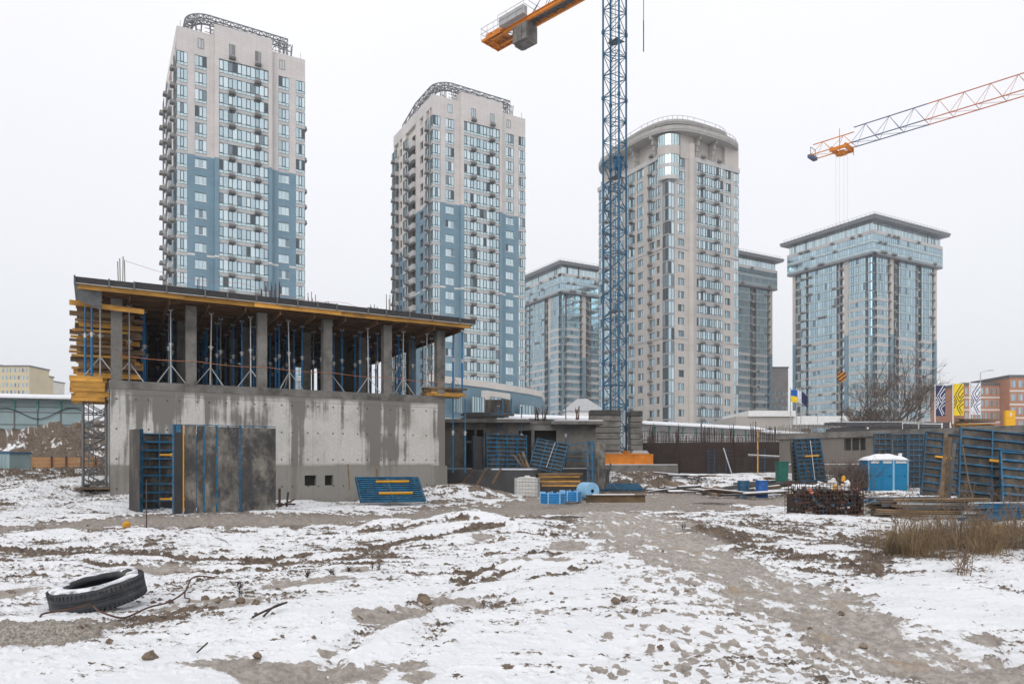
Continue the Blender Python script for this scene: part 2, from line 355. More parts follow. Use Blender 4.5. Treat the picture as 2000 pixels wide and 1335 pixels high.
def macro(x, y):
    x = np.asarray(x, float); y = np.asarray(y, float)
    far = 1-sst(150, 260, np.hypot(x, y))
    h = .10*fbm(x, y, .11, 3, off=3.1)*sst(3, 12, y)*(1-sst(60, 90, y))
    # left: rough bank rising towards the boarded excavation edge, then the embankment under the fence
    lx = sst(-11.5, -17.5, x-(y-30)*.12)
    h = h+lx*(sst(25, 38, y)*1.05+sst(38, 47, y)*.25)*(1-sst(95, 130, np.hypot(x, y)))
    ex = sst(-18, -24, x)
    h = h+ex*(sst(54.0, 60.5, y)*3.75)*(1-sst(95, 140, np.hypot(x, y)))
    h = h+ex*sst(54, 58, y)*(1-sst(63, 66, y))*.25*fbm(x, y, .5, 4, off=8)
    # raised work level at the back of the site
    bx = sst(-6, -1, x)*(1-sst(26, 40, x)); h = h+bx*(sst(47, 55, y)*.95)*(1-sst(80, 110, y))
    h = h+heap(x, y, -3.0, 37.3, 3.0, 1.3, .62, .1)+heap(x, y, -5.6, 35.2, 1.6, .9, .3)
    h = h+heap(x, y, 8.6, 52.2, 3.4, 2.6, .38)+heap(x, y, 12.4, 51, 2.6, 1.5, .40)
    h = h+heap(x, y, -1.15, 19.6, .9, .45, .24, -.1)+heap(x, y, .1, 18.2, .6, .3, .12)
    h = h+heap(x, y, -9.5, 10.3, 1.4, .5, .16)+heap(x, y, -19.5, 33.5, 3.5, 2.2, .35)
    h = h+sst(8, 14, x-.0*y)*(1-sst(24, 36, y))*sst(4, 9, y)*.10
    return h*far
def gz(x, y): return float(macro(np.array([x]), np.array([y]))[0])
def pl_px(pts): return np.array([[gnd(a,b).x, gnd(a,b).y] for a,b in pts])
def dist_pl(x, y, P, wid):
    """distance to a polyline divided by its width (width may change along it)"""
    best = np.full(x.shape, 1e9); wid = np.broadcast_to(np.array(wid, float), (len(P),))
    for i in range(len(P)-1):
        a, b = P[i], P[i+1]; d = b-a; l2 = (d*d).sum()
        t = np.clip(((x-a[0])*d[0]+(y-a[1])*d[1])/l2, 0, 1)
        q = np.hypot(x-a[0]-t*d[0], y-a[1]-t*d[1])/(wid[i]+(wid[i+1]-wid[i])*t)
        best = np.minimum(best, q)
    return best
def build_ground():
    fov = np.radians(39.0)
    th = np.concatenate([np.linspace(-np.pi, -fov, 40)[:-1], np.linspace(-fov, fov, 900), np.linspace(fov, np.pi, 40)[1:-1]])
    rs_ = [.3, 1.0, 2.0, 3.0, 4.0]
    while rs_[-1] < 70: rs_.append(rs_[-1]+min(.00042*rs_[-1]**2, .13))
    r = np.concatenate([rs_, np.geomspace(71, 1500, 40)])
    nr, nt_ = len(r), len(th)
    RR, TT = np.meshgrid(r, th, indexing='ij')
    x = RR*np.sin(TT); y = RR*np.cos(TT)
    near = 1-sst(60, 100, RR)
    h = macro(x, y)
    wob = fbm(x, y, .45, 4, off=21); mid = fbm(x, y, 1.3, 4, off=33)
    # clod relief; streaked along the wheel tracks (roughly across the view, turning towards us at the right)
    cl = .50*fbm(x*.24+y*.08, y*1.25, 2.5, 5, .70, off=5)+.40*fbm(x*.45, y*1.1, 5.2, 4, .65, off=44)+.46*fbm(x*.7, y, 12.0, 3, .7, off=64)
    T = .78+.42*wob+.22*mid
    # clean snow in the middle foreground and at the right
    def region(cx, cy, rx, ry):
        c = gnd(cx, cy); Y = c.y; ax = rx*Y/FPX; ay = ry*Y*Y/(FPX*EYE)
        return ((x-c.x)/ax)**2+((y-c.y)/ay)**2
    Tn = lambda q, t, k=1.0: T+(t-T)*np.clip(1-q**k, 0, 1)
    T = T+.75*(1-sst(.3, 1.5, region(930, 1220, 560, 150)))+.55*(1-sst(.3, 1.4, region(230, 1290, 380, 70)))
    T = T+.8*(1-sst(.2, 1.3, region(1860, 1190, 330, 75)))+.7*(1-sst(.4, 1.4, region(1180, 1105, 260, 45)))
    T = T-.75*(1-sst(.3, 1.3, region(1560, 1045, 260, 55)))-.5*(1-sst(.3,1.3,region(1250,1040,170,35)))
    T = T-.30*(1-sst(.3, 1.4, region(420, 1070, 640, 45)))
    T = T-.55*np.exp(-(((x+3.4)/3.8)**2+((y-37)/2.2)**2))
    back = sst(33, 44, y)*(1-sst(70, 100, y)); T = T-.45*back
    ex = sst(-18, -24, x)*sst(53, 55, y)*(1-sst(63, 66, y)); T = T-1.7*ex*(1-.3*sst(58,61,y))
    T = T-.5*sst(-11.5, -16.5, x-(y-30)*.12)*sst(25, 30, y)*(1-sst(50, 54, y))*sst(.2,1.5,1+wob)
    sm = np.zeros_like(x); flt = np.zeros_like(x); depth = np.zeros_like(x); wet = np.zeros_like(x)
    # muddy haul road across the picture
    P = pl_px([(-500,1030),(0,1030),(330,1016),(620,1010),(900,1003),(1130,986),(1330,976),(1560,978),(1900,1005)])
    q = dist_pl(x, y, P, [1.4,1.9,3.4,4.0,4.6,6.0,7.2,5.6,3.0]); q = q+.12*wob+.10*mid
    road = 1-sst(.55, 1.2, q); T = T*(1-road)+(-1.6+.4*mid)*road; depth += .05*road; sm = np.maximum(sm, .6*road); flt = np.maximum(flt, .75*road)
    P = pl_px([(1180,975),(1300,945),(1500,944)]); q = dist_pl(x, y, P, [2.5,2.2,1.6])+.2*wob
    rd2 = 1-sst(.5, 1.2, q); T = T*(1-rd2)+(-.9+.5*mid)*rd2
    # icy footpath coming towards us at the right
    P = pl_px([(1180,1005),(1235,1035),(1330,1085),(1440,1128),(1560,1175),(1700,1232),(1830,1290),(1960,1340),(2150,1400)])
    q = dist_pl(x, y, P, [1.6,1.3,1.0,.95,.95,.85,.75,.68,.62])+.16*fbm(x,y,.9,3,off=61)+.14*mid
    trk = 1-sst(.45, 1.35, q); stk = fbm(x*1.0+y*.10, y*.16, 5.5, 4, .6, off=91); T = T*(1-trk)+(-.85+.35*mid+.55*stk)*trk; depth += .03*trk; sm = np.maximum(sm, .9*trk); flt = np.maximum(flt, trk)
    trod = (1-sst(.9, 3.1, q)); T = T-.22*trod*(1-trk)
    wet = np.maximum(wet, .5*trk)
    # wheel ruts
    for pts, wd, t in [([(1150,1060),(980,1110),(850,1160),(740,1215),(620,1300),(560,1350)], .15, .25), ([(1215,1075),(1050,1130),(930,1180),(830,1240),(745,1320),(720,1350)], .15, .3), ([(-60,1062),(120,1070),(300,1073),(520,1076),(640,1067),(800,1052),(960,1040)], .24, -1.3),
                       ([(-60,1086),(150,1089),(340,1089)], .20, -1.1), ([(330,1102),(560,1098),(760,1088)], .15, -.5),
                       ([(480,1086),(620,1082),(760,1076)], .26, -1.5), ([(1060,1074),(970,1098),(880,1124)], .10, -.6),
                       ([(1090,1080),(990,1108),(890,1136)], .10, -.6), ([(0,1032),(250,1035),(420,1030)], .4, -.7),
                       ([(560,1040),(720,1037),(900,1034)], .2, -.5), ([(930,1160),(840,1178),(700,1250),(600,1340)], .10, .0),
                       ([(1420,1065),(1560,1085),(1720,1100)], .12, -.5), ([(1480,1048),(1640,1066),(1740,1080)], .14, -.6),
                       ([(1500,1100),(1620,1116),(1730,1128)], .10, -.4)]:
        q = dist_pl(x, y, pl_px(pts), wd)+.28*mid+.18*wob
        k = 1-sst(.5, 1.5, q); T = T*(1-k)+(t+.4*mid)*k; depth += .026*k-.013*np.exp(-((q-2.0)/.6)**2)*near
    # bare patches where the snow was pressed out
    for cx, cy, rx, ry in [(430,1292,85,16),(545,1312,95,24),(660,1316,48,26),(725,1316,42,22),(800,1302,34,16),(765,1203,62,16),(875,1166,44,8),
                           (705,1198,22,6),(810,1328,40,14),(640,1272,26,10),(470,1165,34,10),(420,1168,18,7),(560,1125,40,6),(690,1105,26,5),
                           (20,1140,34,12),(300,1095,60,7),(1110,1063,40,6),(940,1052,20,5),(640,1122,60,5),(1060,1092,60,5),(390,1160,20,8),(330,1180,14,6)]:
        q = region(cx, cy, rx, ry)**.5+.16*mid+.05*fbm(x,y,4,3,off=77)
        k = 1-sst(.55, 1.35, q); T = T*(1-k)+(-1.7)*k; depth += .020*k; sm = np.maximum(sm, .9*(1-sst(.5, .95, q))); flt = np.maximum(flt, 1-sst(1.2, 1.9, q))
    q = region(40, 1240, 125, 32)**.5+.15*mid; grav = 1-sst(.6, 1.25, q); T = T*(1-grav)+(-1.6)*grav; sm = np.maximum(sm, .55*grav); flt = np.maximum(flt, .7*grav)
    # foot prints
    rng = np.random.RandomState(5); logr = None
    def stamp(px, py, hd, ln=.29, wd=.105, deep=1.0):
        nonlocal T, depth, sm, flt
        g = gnd(px, py); rr = math.hypot(g.x, g.y); tt = math.atan2(g.x, g.y)
        i0, i1 = np.searchsorted(r, [rr-.25, rr+.25]); j0, j1 = np.searchsorted(th, [tt-.25/rr, tt+.25/rr])
        if i1-i0 < 2 or j1-j0 < 2: return
        s = (slice(i0,i1), slice(j0,j1)); dx = x[s]-g.x; dy = y[s]-g.y
        a = (dx*math.cos(hd)+dy*math.sin(hd))/ln; b = (-dx*math.sin(hd)+dy*math.cos(hd))/wd
        sole = ((a-.16)/.30)**2+(b/.46)**2; heel = ((a+.33)/.15)**2+(b/.36)**2
        q = np.minimum(sole, heel)+.05*mid[s]+.04*cl[s]
        k = (1-sst(.6, 1.25, q))*deep; T[s] = T[s]*(1-k)+np.minimum(T[s], -1.25)*k; depth[s] += .022*k; sm[s] = np.maximum(sm[s], (1-sst(1.2, 2.2, q))*deep); flt[s] = np.maximum(flt[s], 1-sst(1.5, 2.6, q))
    walks = []
    for t0 in range(15):
        o = rng.uniform(-.2, .2); x0 = 1205+rng.rand()*75; y0 = 1058+rng.rand()*18; x1 = 1190+t0*52+rng.normal()*22; walks.append((x0,y0,x1,1345))
    for x0, y0, x1, y1 in walks:
        A = gnd(x0,y0); B = gnd(x1,y1); L_ = math.hypot(B.x-A.x,B.y-A.y); n_ = int(L_/.66); hd0 = math.atan2(B.y-A.y,B.x-A.x); rv = math.pi if rng.rand() < .5 else 0; ph = rng.rand()*6
        for i in range(n_):
            t = (i+rng.normal()*.10)/n_; sd_ = .11*(1 if i % 2 else -1)+.16*math.sin(t*5+ph); q_ = Vector((A.x+(B.x-A.x)*t-math.sin(hd0)*sd_, A.y+(B.y-A.y)*t+math.cos(hd0)*sd_, 0))
            if q_.y < 4.5: continue
            stamp(1000+q_.x/q_.y*FPX, HZ+EYE*FPX/q_.y, hd0+rv+rng.normal()*.16+(.12 if i % 2 else -.12), .28+.03*rng.rand(), .10+.012*rng.rand(), .75+.25*rng.rand())
    for _ in range(110):
        t = rng.rand()**.75; cx = 1260+t*330+rng.normal()*(60+150*t); cy = 1060+t*275
        stamp(cx, cy, -1.02+rng.normal()*.5+(math.pi if rng.rand() < .5 else 0), .28, .10, .5+.5*rng.rand())
    for px, py, hd in [(1150,1297,2.0),(1180,1306,2.0),(1330,1230,2.0),(1345,1245,2.1),(1335,1263,1.9),(1340,1272,1.5),(1375,1305,1.6),(1380,1325,1.6),(1305,1305,1.8),(1210,1300,1.7),(1215,1210,1.6),(1190,1240,1.6),(1310,1330,1.6),(1050,1195,.3),(1060,1190,.2),(1180,1245,1.3),(1255,1240,.5)]: stamp(px, py, hd)
    dirt = (cl*(1-.80*sm)-T)*near+(1-near)*(fbm(x, y, .05, 3, off=9)-.4)
    amp = .020+.03*sst(1.0, -.4, T)*(1-.88*flt)
    amp = amp*(1+.9*back+1.1*sst(-12,-17,x-(y-30)*.12)*sst(25,30,y))*(1-.8*sst(52,55,y))
    h = h+near*(amp*np.clip(cl-.55*np.clip(T,-.4,1.4), -.8, 2.6)+.012*mid-depth*(1-.3*grav)+.02*wob)
    # puddles on the haul road
    for cx, cy, rx, ry in [(1395,984,48,3.2),(1110,1022,40,4.0),(1690,1055,26,4)]:
        q = region(cx, cy, rx, ry)**.5+.12*mid; k = 1-sst(.8, 1.05, q); wet = np.maximum(wet, 2*k); dirt = dirt*(1-k)+1.2*k
        h = h*(1-k)+(macro(np.array([gnd(cx,cy).x]), np.array([gnd(cx,cy).y]))[0]-.05)*k
    verts = np.stack([x, y, h], -1).reshape(-1, 3)
    idx = np.arange(nr*nt_).reshape(nr, nt_)
    a = idx[:-1, :]; b = idx[1:, :]; a2 = np.roll(a, -1, 1); b2 = np.roll(b, -1, 1)
    faces = np.stack([a, a2, b2, b], -1).reshape(-1, 4)[:, ::-1]
    ctr = np.roll(idx[0], 0)[::-1]
    me = bpy.data.meshes.new('ground'); nv = len(verts); nf = len(faces)
    me.vertices.add(nv); me.vertices.foreach_set('co', verts.astype(np.float32).ravel())
    me.loops.add(nf*4); me.loops.foreach_set('vertex_index', faces.astype(np.int32).ravel())
    me.polygons.add(nf); me.polygons.foreach_set('loop_start', np.arange(0, nf*4, 4, dtype=np.int32))
    me.polygons.foreach_set('use_smooth', np.ones(nf, bool))
    me.update(calc_edges=True)
    for nm, arr in (('dirt', dirt), ('wet', wet), ('grav', grav), ('trk', trk), ('sm', sm), ('flt', flt)):
        at_ = me.attributes.new(nm, 'FLOAT', 'POINT'); at_.data.foreach_set('value', arr.astype(np.float32).ravel())
    m = bpy.data.materials.new('snowy_mud'); m.use_nodes = True; nt = m.node_tree; N = nt.nodes; L = nt.links; bs = N['Principled BSDF']
    def attr(n):
        q = N.new('ShaderNodeAttribute'); q.attribute_name = n; return q.outputs['Fac']
    tc = N.new('ShaderNodeTexCoord')
    def noise(scale, det=5, rg=.6, stretch=(1,1,1)):
        mp = N.new('ShaderNodeMapping'); mp.inputs['Scale'].default_value = stretch; L.new(tc.outputs['Object'], mp.inputs[0])
        n = N.new('ShaderNodeTexNoise'); n.inputs['Scale'].default_value = scale; n.inputs['Detail'].default_value = det; n.inputs['Roughness'].default_value = rg
        L.new(mp.outputs[0], n.inputs['Vector']); return n.outputs['Fac']
    def rgm(xx, a, b_, c=0, d=1):
        q = N.new('ShaderNodeMapRange'); q.interpolation_type = 'SMOOTHSTEP'
        for i, z in enumerate((a,b_,c,d)): q.inputs[i+1].default_value = z
        L.new(xx, q.inputs[0]); return q.outputs[0]
    def mth(op, a, c):
        q = N.new('ShaderNodeMath'); q.operation = op
        for i, z in enumerate((a,c)):
            if isinstance(z, (int,float)): q.inputs[i].default_value = z
            else: L.new(z, q.inputs[i])
        return q.outputs[0]
    def mixc(f, a, c):
        q = N.new('ShaderNodeMix'); q.data_type = 'RGBA'; L.new(f, q.inputs[0])
        for s, z in ((6,a),(7,c)):
            if isinstance(z, tuple): q.inputs[s].default_value = (*z,1)
            else: L.new(z, q.inputs[s])
        return q.outputs[2]
    fine = noise(9, 6, .7); vfine = noise(38, 4, .7); big = noise(.7, 4); hue = noise(1.9, 5)
    rgh = mth('SUBTRACT', 1.0, mth('MULTIPLY', attr('sm'), .62))
    d = mth('ADD', attr('dirt'), mth('MULTIPLY', mth('MULTIPLY', mth('SUBTRACT', fine, .5), 2.6), rgh))
    d = mth('ADD', d, mth('MULTIPLY', mth('MULTIPLY', mth('SUBTRACT', vfine, .5), 2.1), rgh))
    spk = mth('MULTIPLY', rgm(noise(15, 3, .55, (.7,1,1)), .58, .66), rgm(noise(1.6, 4), .40, .58))
    d = mth('ADD', d, mth('MULTIPLY', spk, 1.9))
    k = rgm(d, -.10, .42)
    mudc = mixc(rgm(fine, .35, .7), (.07,.05,.038), (.20,.155,.12))
    mudc = mixc(rgm(hue, .5, .7), mudc, (.18,.135,.10))
    flat = mixc(rgm(fine, .3, .72), (.25,.217,.193), (.42,.38,.345))
    mudc = mixc(attr('flt'), mudc, flat)
    icy = mixc(rgm(fine, .35, .65), (.27,.238,.21), (.43,.395,.365))
    icy = mixc(rgm(hue, .55, .72), icy, (.34,.26,.185))
    mudc = mixc(attr('trk'), mudc, icy)
    mudc = mixc(attr('grav'), mudc, mixc(rgm(vfine, .4, .62), (.19,.17,.145), (.42,.39,.345)))
    wetf = rgm(attr('wet'), .7, 1.8); mudc = mixc(mth('MULTIPLY', wetf, .7), mudc, (.07,.058,.05))
    snow = mixc(rgm(big, .35, .7), (.79,.80,.825), (.73,.745,.775))
    slush = mixc(rgm(fine, .4, .7), snow, (.60,.59,.59))
    sn = mixc(rgm(d, -1.0, -.15), snow, slush)
    L.new(mixc(k, sn, mudc), bs.inputs['Base Color'])
    ro = mth('SUBTRACT', .85, mth('MULTIPLY', wetf, .72)); L.new(ro, bs.inputs['Roughness']); bs.inputs['Specular IOR Level'].default_value = .25
    bp = N.new('ShaderNodeBump'); bp.inputs['Strength'].default_value = .55; bp.inputs['Distance'].default_value = .03
    L.new(mth('MULTIPLY', mth('ADD', fine, mth('MULTIPLY', vfine, .5)), mth('SUBTRACT', 1.0, wetf)), bp.inputs['Height']); L.new(bp.outputs[0], bs.inputs['Normal'])
    me.materials.append(m)
    o = link('ground', me); tag(o, kind='structure'); return o
build_ground()
# ================================================================ TOWERS
FR = {'f': lambda W, D: (lambda a, o, z: (a, -o, z)), 'l': lambda W, D: (lambda a, o, z: (-o, a, z)),
      'r': lambda W, D: (lambda a, o, z: (W+o, a, z)), 'b': lambda W, D: (lambda a, o, z: (a, D+o, z))}
WIN = {}
def window_mb(w, h, cols, base=0.0, top=0.0, thick=.05, sash=()):
    """glass panes [0], dark frame [1], frosted panel [2], sill [3]; origin bottom left, facing -y"""
    key = (round(w,2), round(h,2), cols, base, top, thick, sash)
    if key in WIN: return WIN[key]
    b = MB(); cw = w/cols
    for i in range(cols):
        x0 = i*cw+.03; x1 = (i+1)*cw-.03
        if base: b.quad((x0,.04,.03),(x1,.04,.03),(x1,.04,base-.03),(x0,.04,base-.03),2)
        z1 = h-top
        b.quad((x0,.04,base+.03),(x1,.04,base+.03),(x1,.04,z1-.03),(x0,.04,z1-.03),0)
        if top: b.quad((x0,.04,z1+.03),(x1,.04,z1+.03),(x1,.04,h-.03),(x0,.04,h-.03),2)
    for i in range(cols+1):
        t = thick*(1.0 if i in (0, cols) else .75); x = min(max(i*cw, t/2), w-t/2); b.bx(x-t/2, x+t/2, -.03, .06, 0, h, 1)
    for zz in [0, base, h-top, h]:
        if zz in (0, h) or zz: b.bx(0, w, -.02, .055, max(0, zz-thick/2), min(h, zz+thick/2), 1)
    for i in sash:                       # opening casements carry a heavier dark sash
        x0 = i*cw; x1 = x0+cw; zt = h-top
        for xx in (x0+.07, x1-.07): b.bx(xx-.05, xx+.05, -.05, .02, base+.05, zt-.04, 1)
        for zz in (base+.09, zt-.08): b.bx(x0+.03, x1-.03, -.05, .02, zz-.05, zz+.05, 1)
    WIN[key] = b; return b
EACH = {'balcony','loggia','pier','window_sill','parapet','roof_fin','string_course'}
class Tower:
    def __init__(s, name, label, loc, W, D, group, mats):
        s.root = thing(name, label, 'tower', loc, ANG, group); s.W, s.D = W, D; s.p = {}; s.win = []; s.ac = []; s.mats = mats; s.nsp = 0
    def part(s, name, mat):
        k = (name, mat)
        if k not in s.p: s.p[k] = MB()
        return s.p[k]
    def box(s, part, mat, side, a0, a1, o0, o1, z0, z1):
        f = FR[side](s.W, s.D); p = f(a0,o0,z0); q = f(a1,o1,z1)
        if part in EACH: part = (part, len(s.p))
        elif part == 'spandrel_cladding' and z0 > 36 and side in 'fl' and s.nsp < 100: s.nsp += 1; part = (part, len(s.p))
        s.part(part, mat).bx(min(p[0],q[0]), max(p[0],q[0]), min(p[1],q[1]), max(p[1],q[1]), z0, z1)
    def place(s, side, a, o, z, w):
        f = FR[side](s.W, s.D)
        if side == 'f': return f(a,o,z), 0.0
        if side == 'l': return f(a+w,o,z), -math.pi/2
        if side == 'r': return f(a,o,z), math.pi/2
        return f(a+w,o,z), math.pi
    def window(s, side, a, o, z, w, h, cols, base=0.0, top=0.0, sash=(), pri=None, gl='glass', fr='frame_dark', thick=.05):
        mb = window_mb(w, h, cols, base, top, thick, sash); loc, rz = s.place(side, a, o, z, w)
        s.win.append((w*h*(1 if side in 'fl' else .01)*(pri or 1), mb, loc, rz, gl, fr))
    def aircon(s, side, a, o, z): s.ac.append((side, a, o, z))
    def finish(s):
        for (n, m), mb in s.p.items():
            o = mb.build(n if isinstance(n, str) else n[0], M[m], s.root)
            if n == 'spandrel_cladding': tag(o, kind='stuff')
        s.win.sort(key=lambda q: -q[0]); cache = {}; rest = {}
        for i, (pr, mb, loc, rz, gl, fr) in enumerate(s.win):
            if i < 100:
                k = (id(mb), gl, fr)
                if k not in cache: cache[k] = mb.mesh('window', [M[gl], M[fr], M['panel_glass'], M['white']])
                link('window', cache[k], s.root, loc, (0,0,rz))
            else:
                rest.setdefault((gl, fr), MB()).merge(mb, loc, rz)
        allr = MB(); mats = []
        for j, ((gl, fr), mb) in enumerate(rest.items()):
            b0 = len(allr.m); allr.merge(mb, (0,0,0), 0)
            for k in range(b0, len(allr.m)): allr.m[k] += 4*j
            mats += [M[gl], M[fr], M['panel_glass'], M['white']]
        if mats: tag(allr.build('window', mats, s.root), kind='stuff')
        am = MB(); am.bx(-.5,.5,-.62,-.08,.1,.72,0); am.bx(-.56,.56,-.68,0,-.02,.12,1); am.bx(-.56,.56,-.70,-.66,.1,.36,1)
        mm = None; ar = MB()
        for i, (side, a, o, z) in enumerate(s.ac):
            loc, rz = s.place(side, a, o, z, 0)
            if i < 100:
                if mm is None: mm = am.mesh('air_conditioner', [M['ac'], M['ac_dark']])
                link('air_conditioner', mm, s.root, loc, (0,0,rz))
            else: ar.merge(am, loc, rz)
        if ar.v: tag(ar.build('air_conditioner', [M['ac'], M['ac_dark']], s.root), kind='stuff')
        return s.root
def truss(mb, pts, w, h, step=1.3, t=.17):
    """box truss along a polyline of (x, y, z) centre points"""
    P = [Vector(p) for p in pts]; dens = [P[0]]
    for a, b in zip(P, P[1:]):
        n = max(1, round((b-a).length/step)); dens += [a+(b-a)*(i/n) for i in range(1, n+1)]
    ch = []
    for i, p in enumerate(dens):
        d = dens[min(i+1, len(dens)-1)]-dens[max(i-1, 0)]; d.normalize(); s_ = d.cross(Z); s_.normalize()
        up = s_.cross(d)
        ch.append([p-s_*w/2-up*h/2, p+s_*w/2-up*h/2, p+s_*w/2+up*h/2, p-s_*w/2+up*h/2])
    for i in range(len(ch)-1):
        for k in range(4):
            mb.bar(ch[i][k], ch[i+1][k], t)
            a, b = (ch[i][k], ch[i+1][(k+1) % 4]) if i % 2 else (ch[i][(k+1) % 4], ch[i+1][k]); mb.bar(a, b, t*.6)
    for c in ch:
        for k in range(4): mb.bar(c[k], c[(k+1) % 4], t*.6)
def residential(name, label, loc, group):
    W, D, FH, Z0, ZB = 22.4, 23.0, 3.0, -.3, 56.9
    T = Tower(name, label, loc, W, D, group, M)
    NF = 25; z_of = lambda k: k*FH-.25                      # 25 storeys, the last ends at 74.75
    T.box('wall', 'pale', 'f', .6, W-.6, -D+.6, -.6, Z0, 78.2)      # body behind the cladding
    def clad(side, a0, a1, o0, o1, z0=Z0, z1=74.75, split=True):
        if split and z0 < ZB < z1:
            T.box('blue_cladding', 'blue_clad', side, a0, a1, o0, o1, z0, 39.0); T.box('string_course', 'pale', side, a0, a1, o0, o1+.02, 39.0, 39.35)
            T.box('blue_cladding', 'blue_clad', side, a0, a1, o0, o1, 39.35, ZB); T.box('wall', 'beige', side, a0, a1, o0, o1, ZB, z1)
        else: T.box('wall', 'beige', side, a0, a1, o0, o1, z0, z1)
    # front
    for a0, a1 in ((1.75,2.95),(4.95,6.2),(16.2,17.45),(19.45,20.65)): clad('f', a0, a1, -.6, 0)
    clad('f', 6.2, 6.9, -.6, .75); clad('f', 15.5, 16.2, -.6, .75)
    T.box('parapet', 'beige', 'f', 0, 6.2, -.6, 0.02, 74.75, 79.0); T.box('parapet', 'beige', 'f', 16.2, W, -.6, .02, 74.75, 79.0)
    T.box('parapet', 'beige', 'f', 6.2, 16.2, -3.5, .77, 74.75, 80.7)
    for side, a0, a1 in (('l',.6,D),('r',.6,D)): T.box('parapet', 'beige', side, a0, a1, -.55, .02, 76.6, 79.0)
    T.box('parapet', 'beige', 'b', .6, W-.6, -.6, .02, 74.75, 79.0)
    for a, o, acu in ((3.95,.06,0),(9.1,.81,1),(13.6,.81,1),(18.1,.06,0)):
        T.window('f', a-.5, o, 76.0, 1.0, 1.75, 2)
        if acu: T.aircon('f', a, o-.05, 75.0)
    for k in range(NF):
        z = z_of(k); z1 = z+FH; hi = z+.1 >= ZB-.5
        # middle glazing between two piers
        T.box('spandrel_cladding', 'spandrel', 'f', 6.9, 15.5, -.6, .55, z, z+.62)
        T.window('f', 6.9, .58, z+.62, 8.6, FH-.62, 11, .52, 0, (0,2,4,6,8,10))
        for a in (9.1, 13.6):
            if random.random() < .93: T.aircon('f', a, .6, z+.05)
        for a0, a1 in ((2.95,4.95),(17.45,19.45)):
            if hi:
                T.box('spandrel_cladding', 'spandrel', 'f', a0, a1, -.6, -.12, z, z+.62)
                T.window('f', a0, -.08, z+.62, a1-a0, FH-.62, 3, .5, 0, (1,))
            else:
                T.box('blue_cladding', 'blue_clad', 'f', a0, a1, -.6, -.003, z, z+1.05); T.box('blue_cladding', 'blue_clad', 'f', a0, a1, -.6, -.003, z+2.6, z1)
                T.window('f', a0+.02, -.16, z+1.05, a1-a0-.04, 1.55, 3, 0, 0, (), 1.2, fr='frame_pale', gl='panel_glass' if random.random() < .3 else 'glass')
                T.box('window_sill', 'white', 'f', a0-.03, a1+.03, -.1, .07, z+.98, z+1.07)
        for side, a0, a1 in (('f',0,1.75),('f',20.65,W),('l',0.02,1.5),('r',0.02,1.5)):
            T.box('spandrel_cladding', 'spandrel', side, a0, a1, -.6, -.06, z, z+.62)
            T.window(side, a0, -.03, z+.62, a1-a0, FH-.62, 3, .5, 0, (1,), .7 if side == 'f' else .4)
        # left face
        T.box('spandrel_cladding', 'spandrel', 'l', 1.9, 3.4, -.6, .3, z, z+.9); T.window('l', 1.9, .2, z+.9, 1.5, 2.0, 2, 0, 0, (0,), .8, gl='glass_grey'); T.aircon('l', 1.75, .25, z+.1)
        bl = 'blue_clad' if z < ZB-1 else 'beige'; bn = 'blue_cladding' if z < ZB-1 else 'wall'
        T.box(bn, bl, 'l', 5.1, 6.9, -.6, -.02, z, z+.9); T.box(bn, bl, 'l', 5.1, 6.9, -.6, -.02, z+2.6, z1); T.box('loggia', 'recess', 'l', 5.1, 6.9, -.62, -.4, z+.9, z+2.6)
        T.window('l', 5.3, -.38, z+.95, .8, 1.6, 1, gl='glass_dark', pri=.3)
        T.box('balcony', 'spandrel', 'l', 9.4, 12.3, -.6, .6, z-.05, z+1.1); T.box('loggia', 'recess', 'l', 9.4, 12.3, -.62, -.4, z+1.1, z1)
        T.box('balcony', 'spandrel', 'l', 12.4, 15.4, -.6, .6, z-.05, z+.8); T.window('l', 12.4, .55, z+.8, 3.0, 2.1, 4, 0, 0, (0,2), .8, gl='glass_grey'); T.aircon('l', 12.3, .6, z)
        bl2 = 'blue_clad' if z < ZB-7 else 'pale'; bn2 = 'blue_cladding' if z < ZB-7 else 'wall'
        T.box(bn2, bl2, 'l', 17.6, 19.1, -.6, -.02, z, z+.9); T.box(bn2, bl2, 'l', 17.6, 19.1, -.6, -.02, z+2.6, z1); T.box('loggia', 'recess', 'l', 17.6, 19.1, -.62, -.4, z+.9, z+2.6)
        T.box('balcony', 'spandrel', 'l', 19.7, 22.6, -.6, .6, z-.05, z+.9); T.window('l', 19.7, .55, z+.9, 2.9, 2.0, 4, 0, 0, (1,3), .8, gl='glass_grey'); T.aircon('l', 21.0, .6, z+.05)
        for a in (4, 12, 18): T.window('r', a, .1, z+1, 2.0, 1.6, 3)
        for a in (3, 8, 13, 18): T.window('b', a, .1, z+1, 2.0, 1.6, 3)
        # air conditioner baskets seen against the sky on the right corner
        if random.random() < .45: T.aircon('r', 1.2, -.15, z+.2)
    for a0, a1, c in ((1.5,1.9,1),(3.4,5.1,1),(6.9,9.4,1),(15.4,17.6,2),(19.1,19.7,2),(22.6,23,2)):
        if c == 1: clad('l', a0, a1, -.6, 0, Z0, 76.6)
        else:
            T.box('blue_cladding', 'blue_clad', 'l', a0, a1, -.6, 0, Z0, 49.8); T.box('wall', 'pale', 'l', a0, a1, -.6, 0, 49.8, 76.6)
    T.box('wall', 'beige', 'r', 1.5, D, -.6, .03, ZB, 76.6); T.box('blue_cladding', 'blue_clad', 'r', 1.5, D, -.6, .03, Z0, ZB)
    T.box('wall', 'beige', 'b', .6, W-.6, -.6, .03, Z0, 76.6)
    # roof truss: along the front, round the corner, back along the left side
    tr = T.part('roof_truss', 'roof_steel'); zt = 82.9
